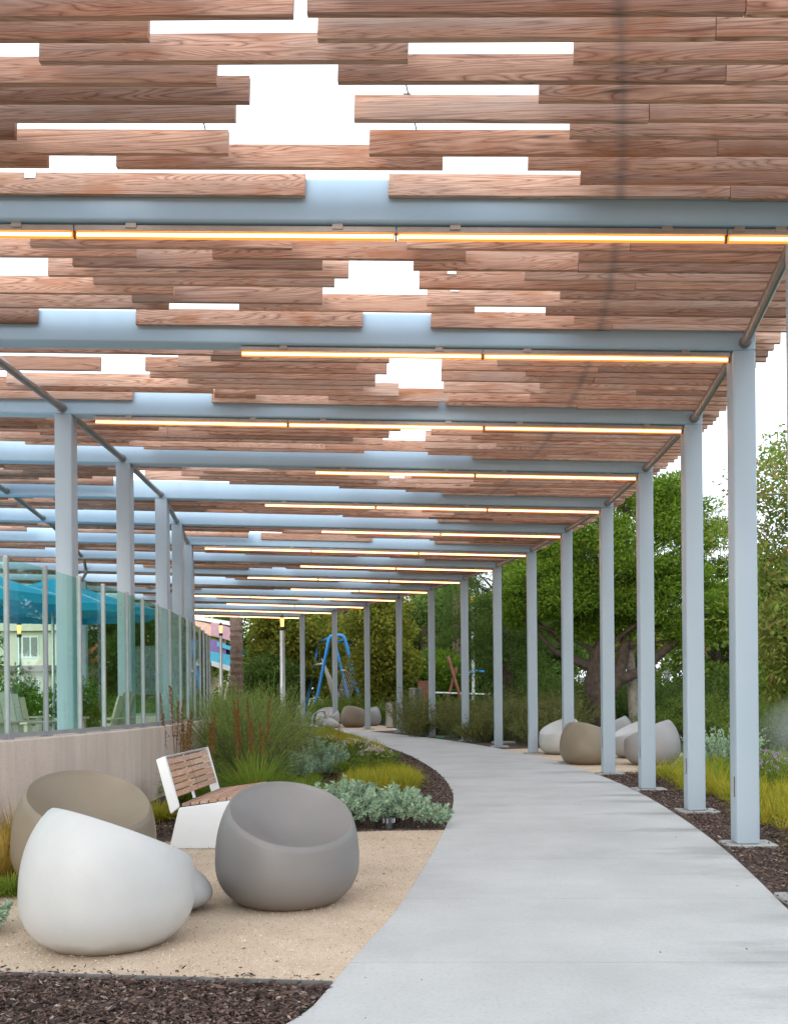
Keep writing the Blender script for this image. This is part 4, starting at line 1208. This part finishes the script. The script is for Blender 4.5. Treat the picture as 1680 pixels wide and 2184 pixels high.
tree('round_bush', (1.7, 45, 0), [(1.7, 45, -.05), (1.7, 45, .8), (1.7, 45, 1.6)], [.1, .08, .04], c7, 280, .18, .06, L_BRIGHT, BARK, 'bright green round bush between the far columns', 20, .03, .8, .2)
# background trees, a few prototypes copied along the far side of the park
protos = []
for i, (lm, nm, lab) in enumerate(((L_MID, 'park_tree', 'x'), (L_DARK, 'park_tree', 'x'), (L_YEL, 'park_tree', 'x'))):
    cb = clumps_in((0, 0, 4.6), (3.2, 3.0, 3.4), 80, .6, 1.2, .45) + clumps_in((0, 0, 1.6), (2.6, 2.2, 1.2), 26, .5, .9, .3)
    protos.append(tree(nm, (0, 0, 0), [(0, 0, -.05), (.1, 0, 1.6), (0, .1, 3.5), (.1, 0, 6.5)], [.28, .22, .16, .06], cb, 210, .3, .14, lm, BARK, lab, 40, .05, .75, .1))
BG = [(-27, 66, 1.05, 0, 'far tree at the left behind the cream houses'), (-15.5, 62, .95, 1, 'far dark tree seen through the glass right of the cream houses'), (-11, 40, .62, 1, 'dark tree close behind the pool terrace, seen through the glass'), (-8.5, 60, 1.05, 0, 'far tree behind the colourful play canopy'),
      (-2.5, 58, 1.0, 2, 'far olive tree behind the blue climbing frame'), (3.2, 60, 1.1, 0, 'far tree between the two palm trunks'), (8.5, 56, 1.05, 0, 'far tree behind the feathery conifer'), (14, 58, .9, 2, 'far olive tree behind the broad bright tree'), (13.5, 40, .7, 0, 'middle distance tree between the broad tree and the airy tree'), (20, 52, .95, 0, 'far tree behind the airy tree'), (12.3, 28, .62, 1, 'dark tree behind the airy tree at the right edge'),
      (26, 60, 1.1, 1, 'far dark tree beyond the right edge'), (-20, 44, .6, 0, 'tree behind the teal parasols'), (6.0, 44, .72, 1, 'dark tree behind the broad bright tree'), (2.4, 50, .8, 1, 'dark tree behind the bright round bush')]
used = set()
for (x, y, s, pi_, lab) in BG:
    p = protos[pi_]
    o = p if pi_ not in used else copy_tree(p)
    used.add(pi_)
    o.location = (x, y, 0); o.scale = (s, s, s * rng.uniform(.92, 1.08)); o.rotation_euler = (0, 0, rng.uniform(0, 6.28))
    o['label'] = lab; o['group'] = 'trees along the far side of the park'
# palms
def palm(x, y, h, r_, lab, sc=1.0):
    e = empty('palm_tree', (x, y, 0), label=lab, cat='palm', group='palm trees beyond the path')
    bm = bmesh.new(); rings = []
    n = int(h / .16)
    add_tube(bm, [(rng.normal() * .01, rng.normal() * .01, h * i / n - .05) for i in range(n + 1)], [r_ * (1.0 + (.09 if i % 2 else -.03)) * (1.1 - .2 * i / n) for i in range(n + 1)], 14)
    mesh_obj('trunk', bm_mesh('trunk', bm), PALMBARK, parent=e)
    arr = []
    for i in range(26):
        a = rng.uniform(0, 6.28); el = rng.uniform(-.5, 1.0); L = rng.uniform(1.5, 2.1) * sc
        ts = np.linspace(0, 1, 30); ho = L * ts * math.cos(el); ze = h + L * ts * math.sin(el) - .8 * L * ts ** 2.2
        C = np.c_[np.cos(a) * ho, np.sin(a) * ho, ze]
        for s in (-1, 1):
            sd = np.array([-math.sin(a), math.cos(a), 0]) * s
            D = unit(sd * .8 + np.array([math.cos(a), math.sin(a), 0]) * .6 + np.c_[np.zeros((30, 2)), -.35 - .2 * rng.uniform(0, 1, 30)])
            arr.append(leaf_quads(C, D, .55 * sc * np.sin(np.pi * (.12 + .82 * ts)), .045))
    V, F = join(arr); mesh_obj('crown', np_mesh('crown', V, F), L_PALM, parent=e)
palm(gx(503, 44), 44, 7.2, .28, 'palm trunk left of the slim round lamp post')
palm(gx(905, 50), 50, 5.9, .26, 'palm with drooping fronds between the far columns', .9)
palm(gx(976, 46), 46, 6.4, .27, 'palm trunk behind the brown timber play frame', .9)

# ------------------------------------------------------------------ park furniture in the distance
def lamp_post(x, y, h, lab, r_=.065, w=.115):
    e = empty('lamp_post', (x, y, 0), label=lab, cat='lamp post', group='lamp posts with lit lanterns')
    bm = bmesh.new(); lathe(bm, [(.14, 0), (.14, .25), (r_ * 1.15, .3), (r_, h * .5), (r_ * .9, h - .5)], 14); mesh_obj('pole', bm_mesh('pole', bm, autosmooth=R(40)), GALV, parent=e)
    bm = bmesh.new(); lathe(bm, [(.06, h - .5), (.085, h - .46), (.085, h - .4)], 14); mesh_obj('collar', bm_mesh('collar', bm), DARKMETAL, parent=e)
    bm = bmesh.new(); lathe(bm, [(w * .5, h - .36), (w * .62, h - .08)], 12); mesh_obj('lantern', bm_mesh('lantern', bm), LAMP, parent=e)
    bm = bmesh.new(); lathe(bm, [(w * .72, h - .06), (w * .66, h - .02), (w * .2, h + .05)], 12); mesh_obj('cap', bm_mesh('cap', bm), DARKMETAL, parent=e)
lamp_post(gx(470, 40), 40, 4.25, 'lamp post with lit lantern right of the glass fence end')
lamp_post(gx(601, 33), 33, 4.0, 'lamp post standing in the wispy shrubs left of the last column', .09)
lamp_post(gx(1007, 40), 40, 5.4, 'lamp post with lit lantern between the middle right columns')
lamp_post(gx(40, 33), 33, 3.85, 'lamp post with lit lantern at far left behind the glass')
lamp_post(gx(313, 42), 42, 4.0, 'lamp post with lit lantern behind the glass left of the columns')
# blue climbing frame with rope net
cf = empty('rope_climber', (-2.9, 45, 0), label='blue tubular climbing frame with rope net beyond the path bend', cat='climbing frame')
for dy, dx in ((0, 0), (2.0, -.62)):
    def q(x, z): return (x + dx, dy, z)
    tube_obj('frame_tube', [q(-.95, -.05), q(-.12, 3.85), q(-.03, 3.98), q(.1, 4.02), q(.42, 4.02), q(.55, 3.96), q(.64, 3.8), q(1.55, -.05)], .078, BLUE, 12, parent=cf)
for (x, z) in ((-.12, 3.85), (-.37, 2.7), (.64, 3.8), (.95, 2.4)):
    tube_obj('rung', [(x, 0, z), (x - .62, 2.0, z)], .05, BLUE if z > 3 else WHITE, 10, parent=cf)
for i in range(9):
    f = i / 8
    tube_obj('rope', [(-.55 + .25 * f, 1.0, 3.0 - .5 * f), (.1 + .5 * f, .7, .5)], .014, ROPE, 5, parent=cf)
    tube_obj('rope', [(.75 + .3 * f, .6, 2.9 - 1.2 * f), (.0 + .55 * f, .9, .5)], .014, ROPE, 5, parent=cf)
# colourful play canopy on pale slanted posts
pc = empty('play_canopy', (gx(476, 47), 47, 0), label='play canopy of white, peach, pink, purple and aqua panels on pale slanted posts', cat='canopy')
for (x0, x1, z0, z1, y0, m) in ((-1.6, .55, 4.75, 4.95, 0, WHITE), (-1.5, -.1, 4.15, 4.72, .1, PEACH), (-.6, .6, 3.95, 4.6, -.1, PINK), (-1.4, .1, 3.35, 3.95, .05, PURPLE), (-.3, .9, 3.4, 3.6, -.15, AQUA), (-1.3, .5, 2.75, 3.3, 0, AQUA), (-.6, .6, 2.45, 2.7, -.05, WHITE)):
    plate('panel', [(x0, z0 + .25), (x1, z0 - .12), (x1, z1 - .12), (x0, z1 + .25)], y0, y0 + 1.4, m, pc, 0)
for x0, x1 in ((-.25, .3), (.0, .75), (-.3, -.2)):
    tube_obj('post', [(x0, .4, -.05), (x1, .4, 2.6)], .1, simple('cream_post', (.75, .68, .52), .5), 10, parent=pc)
# brown timber play frame
pf = empty('climbing_posts', (gx(968, 42), 42, 0), label='brown timber play frame of crossed posts beside a palm trunk', cat='play frame')
for p in ([(-.3, 0, 2.9), (.55, 0, -.05)], [(.1, .15, 2.4), (-.6, .15, -.05)], [(.6, .1, 1.9), (.1, .1, -.05)]): tube_obj('post', p, .075, BROWN, 8, parent=pf)
tube_obj('beam', [(-.9, 0, 1.3), (1.5, 0, 1.2)], .04, WHITE, 8, parent=pf)
tube_obj('blue_arm', [(.55, .1, 2.0), (.75, .1, 2.25), (1.3, .1, 2.2)], .05, BLUE, 8, parent=pf)
# bins
def bin_(x, y, r_, h, lab, z0=0):
    e = empty('litter_bin', (x, y, 0), label=lab, cat='bin')
    bm = bmesh.new(); lathe(bm, [(r_ * .96, z0 + .02), (r_, z0 + .05), (r_, z0 + h - .05), (r_ * 1.02, z0 + h - .04), (r_ * 1.02, z0 + h), (r_ * .8, z0 + h), (r_ * .78, z0 + h - .2)], 28); mesh_obj('body', bm_mesh('body', bm, autosmooth=R(40)), STEEL, parent=e)
    bm = bmesh.new(); lathe(bm, [(r_ * .85, -.03), (r_ * .85, z0 + .02)], 24); mesh_obj('base', bm_mesh('base', bm), DARKMETAL if z0 == 0 else FOOTM, parent=e)
bin_(gx(833, 36.4), 36.4, .24, .95, 'brushed steel litter bin beside the far path, between two columns')
bin_(gx(884, 37.0), 37.4, .25, .75, 'distant steel bin among the shrubs next to the brown box', .75)
bx = empty('timber_box', (gx(902, 40), 40, 0), label='brown timber box behind the distant steel bin', cat='box')
for i in range(5):
    bm = bmesh.new(); add_box(bm, (-.25 + i * .11, -.2, 0), (-.15 + i * .11, .2, 1.75)); mesh_obj('board', bm_mesh('board', bm), BROWN, parent=bx)
bm = bmesh.new(); add_box(bm, (-.28, -.22, 1.755), (.32, .22, 1.8)); mesh_obj('lid', bm_mesh('lid', bm), BROWN, parent=bx)
# steel hoop
hx = gx(672, 36.2)
tube_obj('steel_hoop', [(hx - .16, 36.2, -.03), (hx - .15, 36.2, .35), (hx - .08, 36.2, .55), (hx + .06, 36.2, .64), (hx + .22, 36.2, .66)] + [(hx + .3, 36.5, .6), (hx + .3, 36.8, .4), (hx + .3, 36.9, -.03)], .03, STEEL, 10, label='bent steel hoop beside the far white chair', cat='bike rack')
# irrigation lids
for (px, py, lab) in ((880, 1558, 'pale green valve lid in the mulch by the far columns'), (928, 1573, 'bright green valve lid between two far columns'), (835, 1552, 'small green valve lid beside the steel bin'), (1045, 1585, 'pale grey valve lid in the mulch by the middle columns')):
    x, y, _ = gp(px, py); e = empty('valve_lid', (x + .35, y, 0), label=lab, cat='lid')
    bm = bmesh.new(); add_box(bm, (-.3, -.2, -.02), (.3, .2, .035), None, .01); mesh_obj('frame', bm_mesh('frame', bm), LIDM if 'green' in lab else FOOTM, parent=e)
    bm = bmesh.new(); add_box(bm, (-.26, -.16, .03), (.26, .16, .042), None, .004); mesh_obj('cover', bm_mesh('cover', bm), LIDM if 'green' in lab else FOOTM, parent=e)
# boulder by the frame
bm = bmesh.new(); bmesh.ops.create_icosphere(bm, subdivisions=3, radius=1)
for v in bm.verts: v.co *= 1 + .16 * math.sin(v.co.x * 4 + v.co.y * 3) + .08 * math.sin(v.co.z * 7 + v.co.x * 5)
for v in bm.verts: v.co = Vector((v.co.x * .75, v.co.y * .6, v.co.z * .5))
o = mesh_obj('boulder', bm_mesh('boulder', bm, smooth=True), STONE, label='pale boulder at the foot of the blue climbing frame', cat='boulder'); o.location = (gx(744, 44.5), 44.5, .4)
# posts in the right background
e = empty('street_lamp', (gx(1437, 42), 42, 0), label='dark green lamp pole behind the broad tree on the right', cat='lamp post')
bm = bmesh.new(); lathe(bm, [(.2, 0), (.18, .5), (.09, .6), (.07, 4.6)], 12); mesh_obj('pole', bm_mesh('pole', bm), GREENPOLE, parent=e)
bm = bmesh.new(); lathe(bm, [(.1, 4.6), (.2, 4.75), (.2, 5.1), (.05, 5.3)], 12); mesh_obj('lantern', bm_mesh('lantern', bm), WHITE, parent=e)
e = empty('utility_post', (gx(1421, 46), 46, 0), label='pale utility post with a box beside the dark green lamp pole', cat='post')
bm = bmesh.new(); add_box(bm, (-.1, -.1, -.05), (.1, .1, 3.0), None, .01); mesh_obj('pole', bm_mesh('pole', bm), FOOTM, parent=e)
bm = bmesh.new(); add_box(bm, (-.24, -.13, 2.1), (.24, .13, 2.65), None, .02); mesh_obj('box', bm_mesh('box', bm), FOOTM, parent=e)
e = empty('globe_lamp', (gx(1335, 38), 38, 0), label='white globe lamp on a short post under the broad tree', cat='lamp post')
bm = bmesh.new(); lathe(bm, [(.06, 0), (.05, 1.75)], 10); mesh_obj('pole', bm_mesh('pole', bm), GALV, parent=e)
bm = bmesh.new(); bmesh.ops.create_uvsphere(bm, u_segments=20, v_segments=12, radius=.26)
for v in bm.verts: v.co.z += 1.98
mesh_obj('globe', bm_mesh('globe', bm, smooth=True), WHITE, parent=e)
# orange roofed pavilion far right
e = empty('pavilion', (gx(1655, 70), 70, 0), label='orange roofed building glimpsed through the airy tree at the right', cat='building')
bm = bmesh.new(); add_box(bm, (-5, -4, 0), (7, 4, 3.6)); mesh_obj('wall', bm_mesh('wall', bm), CREAM, parent=e)
plate('roof', [(-5.8, 3.62), (7.8, 3.62), (5, 6.0), (-3, 6.0)], -4.8, 4.8, ORANGE, e, 0)
for i in range(4):
    bm = bmesh.new(); add_box(bm, (-4 + i * 2.6, -4.06, 1.0), (-2.6 + i * 2.6, -3.995, 2.6)); mesh_obj('window', bm_mesh('window', bm), WINM, parent=e)
walk = poly_sheet('walkway', [(9, 33.5), (26, 33.5), (26, 35.5), (9, 35.2)], -.004, FOOTM, kind='structure')

# ------------------------------------------------------------------ pool terrace behind the glass
def parasol(x, y, z0, h, r_, lab, tip=.62):
    e = empty('parasol', (x, y, z0), label=lab, cat='parasol', group='teal parasols on the pool terrace')
    tube_obj('pole', [(0, 0, .1), (0, 0, h + tip)], .03, GALV, 10, parent=e)
    bm = bmesh.new(); lathe(bm, [(.32, 0), (.3, .07), (.06, .1)], 20); mesh_obj('base', bm_mesh('base', bm), DARKMETAL, parent=e)
    bm = bmesh.new(); n = 8; m = 6
    rings = []
    for j in range(m + 1):
        f = j / m
        ring = []
        for k in range(n * 4):
            a = 2 * math.pi * k / (n * 4); s = (k % 4) / 4
            polyr = math.cos(math.pi / n) / math.cos((a % (2 * math.pi / n)) - math.pi / n)
            zz = h + tip * (1 - f) ** 1.12 - .05 * math.sin(math.pi * s) * f * (1 - f) * 2
            ring.append(bm.verts.new((r_ * f * polyr * math.cos(a) + (1e-4 if j == 0 else 0) * math.cos(a), r_ * f * polyr * math.sin(a) + (1e-4 if j == 0 else 0) * math.sin(a), zz)))
        rings.append(ring)
    N = n * 4
    for a, b in zip(rings[:-1], rings[1:]):
        for k in range(N): bm.faces.new((a[k], a[(k + 1) % N], b[(k + 1) % N], b[k]))
    low = [bm.verts.new(v.co - Vector((0, 0, .13))) for v in rings[-1]]
    for k in range(N): bm.faces.new((rings[-1][k], rings[-1][(k + 1) % N], low[(k + 1) % N], low[k]))
    mesh_obj('canopy', bm_mesh('canopy', bm), TEAL, parent=e)
    for k in range(n):
        a = 2 * math.pi * k / n
        tube_obj('rib', [(0, 0, h + tip - .06), (r_ * .98 * math.cos(a), r_ * .98 * math.sin(a), h + .0)], .011, GALV, 5, parent=e)
parasol(gx(112, 18.5), 18.5, TER_Z, 2.55, 2.05, 'large teal parasol behind the glass, the lower right one')
parasol(gx(-75, 14.2), 14.2, TER_Z, 2.38, 1.5, 'teal parasol at the left edge, higher in the picture', .5)
def deck_chair(x, y, rz, lab):
    e = empty('terrace_chair', (x, y, TER_Z), R(rz), label=lab, cat='chair', group='pale wooden terrace chairs behind the glass')
    for sx in (-.33, .33):
        for sy in (-.3, .3):
            box_obj('leg', (sx - .03, sy - .03, 0), (sx + .03, sy + .03, .56 if sy < 0 else .6), PALEWOOD, parent=e)
        box_obj('arm', (sx - .07, -.4, .602), (sx + .07, .36, .632), PALEWOOD, .006, parent=e)
    for i in range(6): box_obj('seat_slat', (-.295, -.34 + i * .1, .36 - i * .012), (.295, -.255 + i * .1, .385 - i * .012), PALEWOOD, parent=e)
    for i in range(6):
        xx = -.27 + i * .093; hh = .98 - .9 * (i - 2.5) ** 2 * .012
        plate('back_slat', [(.24, .3), (.27, .3), (.27 + (hh - .3) * .3, hh), (.24 + (hh - .3) * .3, hh)], xx, xx + .082, PALEWOOD, e, 0)
        s_ = e.children[-1]; s_.rotation_euler = (0, 0, R(90))
        s_.location = (0, 0, 0)
deck_chair(-4.32, 11.4, 150, 'pale wooden armchair behind the glass nearest the left edge')
deck_chair(-4.0, 12.9, -8, 'pale wooden armchair behind the glass with its back to the path')
deck_chair(-5.5, 13.6, -110, 'pale wooden armchair farther back on the terrace')
e = empty('terrace_table', (-5.0, 12.6, TER_Z), label='low pale wooden table between the terrace chairs', cat='table')
for i in range(6): box_obj('top_slat', (-.35 + i * .117, -.3, .42), (-.24 + i * .117, .3, .45), PALEWOOD, parent=e)
for sx in (-.3, .3):
    for sy in (-.25, .25): box_obj('leg', (sx - .03, sy - .03, 0), (sx + .03, sy + .03, .418), PALEWOOD, parent=e)
for (x, y, h, w, lab) in ((-7.1, 17.5, 1.1, .75, 'leafy terrace shrub behind the glass below the big parasol'), (-6.3, 19, 1.0, .6, 'small leafy terrace shrub right of the lower one'), (-8.4, 21, 1.3, 1.0, 'leafy terrace shrub far left behind the glass')):
    cl = clumps_in((x, y, TER_Z + h * .6), (w, w, h * .5), 30, .18, .34, .2)
    tree('terrace_shrub', (x, y, TER_Z), [(x, y, TER_Z - .02), (x, y, TER_Z + h * .4), (x, y, TER_Z + h * .7)], [.04, .03, .015], cl, 70, .11, .05, L_BRIGHT, BARK, lab, 18, .012, .9, .2)
# houses
def house(x, y, w, d, h, lab, ridge=1.6):
    e = empty('house', (x, y, 0), label=lab, cat='house', group='cream houses beyond the terrace')
    box_obj('wall', (-w / 2, 0, 0), (w / 2, d, h), CREAM, parent=e)
    bm = bmesh.new()
    for s in (0, 1):
        pass
    P = [(-w / 2 - .4, h), (w / 2 + .4, h), (0, h + ridge)]
    a = [bm.verts.new((px, -.4, z)) for px, z in P]; b = [bm.verts.new((px, d + .4, z)) for px, z in P]
    bm.faces.new((a[0], b[0], b[2], a[2])); bm.faces.new((a[1], a[2], b[2], b[1])); bm.faces.new((a[0], a[1], b[1], b[0])) ; 
    g = [bm.verts.new((px, .0, z)) for px, z in ((-w / 2, h), (w / 2, h), (0, h + ridge - .2))]
    rf = mesh_obj('roof', bm_mesh('roof', bm), ROOFT, parent=e)
    bm = bmesh.new(); g = [bm.verts.new((px, -.003, z)) for px, z in ((-w / 2, h - .05), (w / 2, h - .05), (0, h + ridge - .12))]; g2_ = [bm.verts.new((px, .1, z)) for px, z in ((-w / 2, h - .05), (w / 2, h - .05), (0, h + ridge - .12))]
    bm.faces.new(g); bm.faces.new(g2_[::-1]); bm.faces.new((g[1], g2_[1], g2_[2], g[2])); bm.faces.new((g[0], g[2], g2_[2], g2_[0]))
    mesh_obj('gable', bm_mesh('gable', bm), CREAM, parent=e)
    for zz in (1.0, 3.6):
        if zz + 1.3 > h: continue
        for xx in np.arange(-w / 2 + 1.0, w / 2 - 1.2, 2.3):
            wd = box_obj('window', (xx, -.05, zz), (xx + 1.0, .02, zz + 1.3), WHITE, parent=e)
            for px in (0.06, .54): box_obj('pane', (xx + px, -.06, zz + .07), (xx + px + .4, -.045, zz + 1.23), WINM, parent=wd)
    plate('porch_roof', [(-w / 2 + .3, 2.75), (w / 2 - .3, 2.75), (w / 2 - .5, 3.1), (-w / 2 + .5, 3.1)], -1.0, -.01, ROOFT, e, 0)
house(-22.2, 58, 7.0, 8, 5.2, 'cream two storey house with brown gable at the far left behind the glass')
house(-14.6, 64, 6.0, 8, 5.0, 'second cream house right of the first, behind the glass', 1.3)

# ------------------------------------------------------------------ sprinkler mist drifting at the right edge
t = NT('sprinkler_mist')
t.n.remove(t.p)
o_ = t.obj()
ln = t.add('ShaderNodeVectorMath', _operation='LENGTH'); t.link(o_, ln.inputs[0])
fall = t.math('SUBTRACT', 1.0, ln.outputs['Value'], True)
dn = t.math('MULTIPLY', t.math('MULTIPLY', fall, t.noise(2.2, 3, 0.6, o_)), 1.5)
pv = t.add('ShaderNodeVolumePrincipled', Color=(0.92, 0.96, 0.97, 1)); t.link(dn, pv.inputs['Density']); t.link(pv.outputs[0], t.out.inputs['Volume'])
bm = bmesh.new(); bmesh.ops.create_icosphere(bm, subdivisions=3, radius=1)
mist = mesh_obj('sprinkler_mist', bm_mesh('sprinkler_mist', bm, smooth=True), t.m, label='pale sprinkler mist drifting over the shrubs at the right edge', cat='mist', kind='stuff')
mist.location = (6.25, 14.6, .75); mist.scale = (.75, .7, .6)
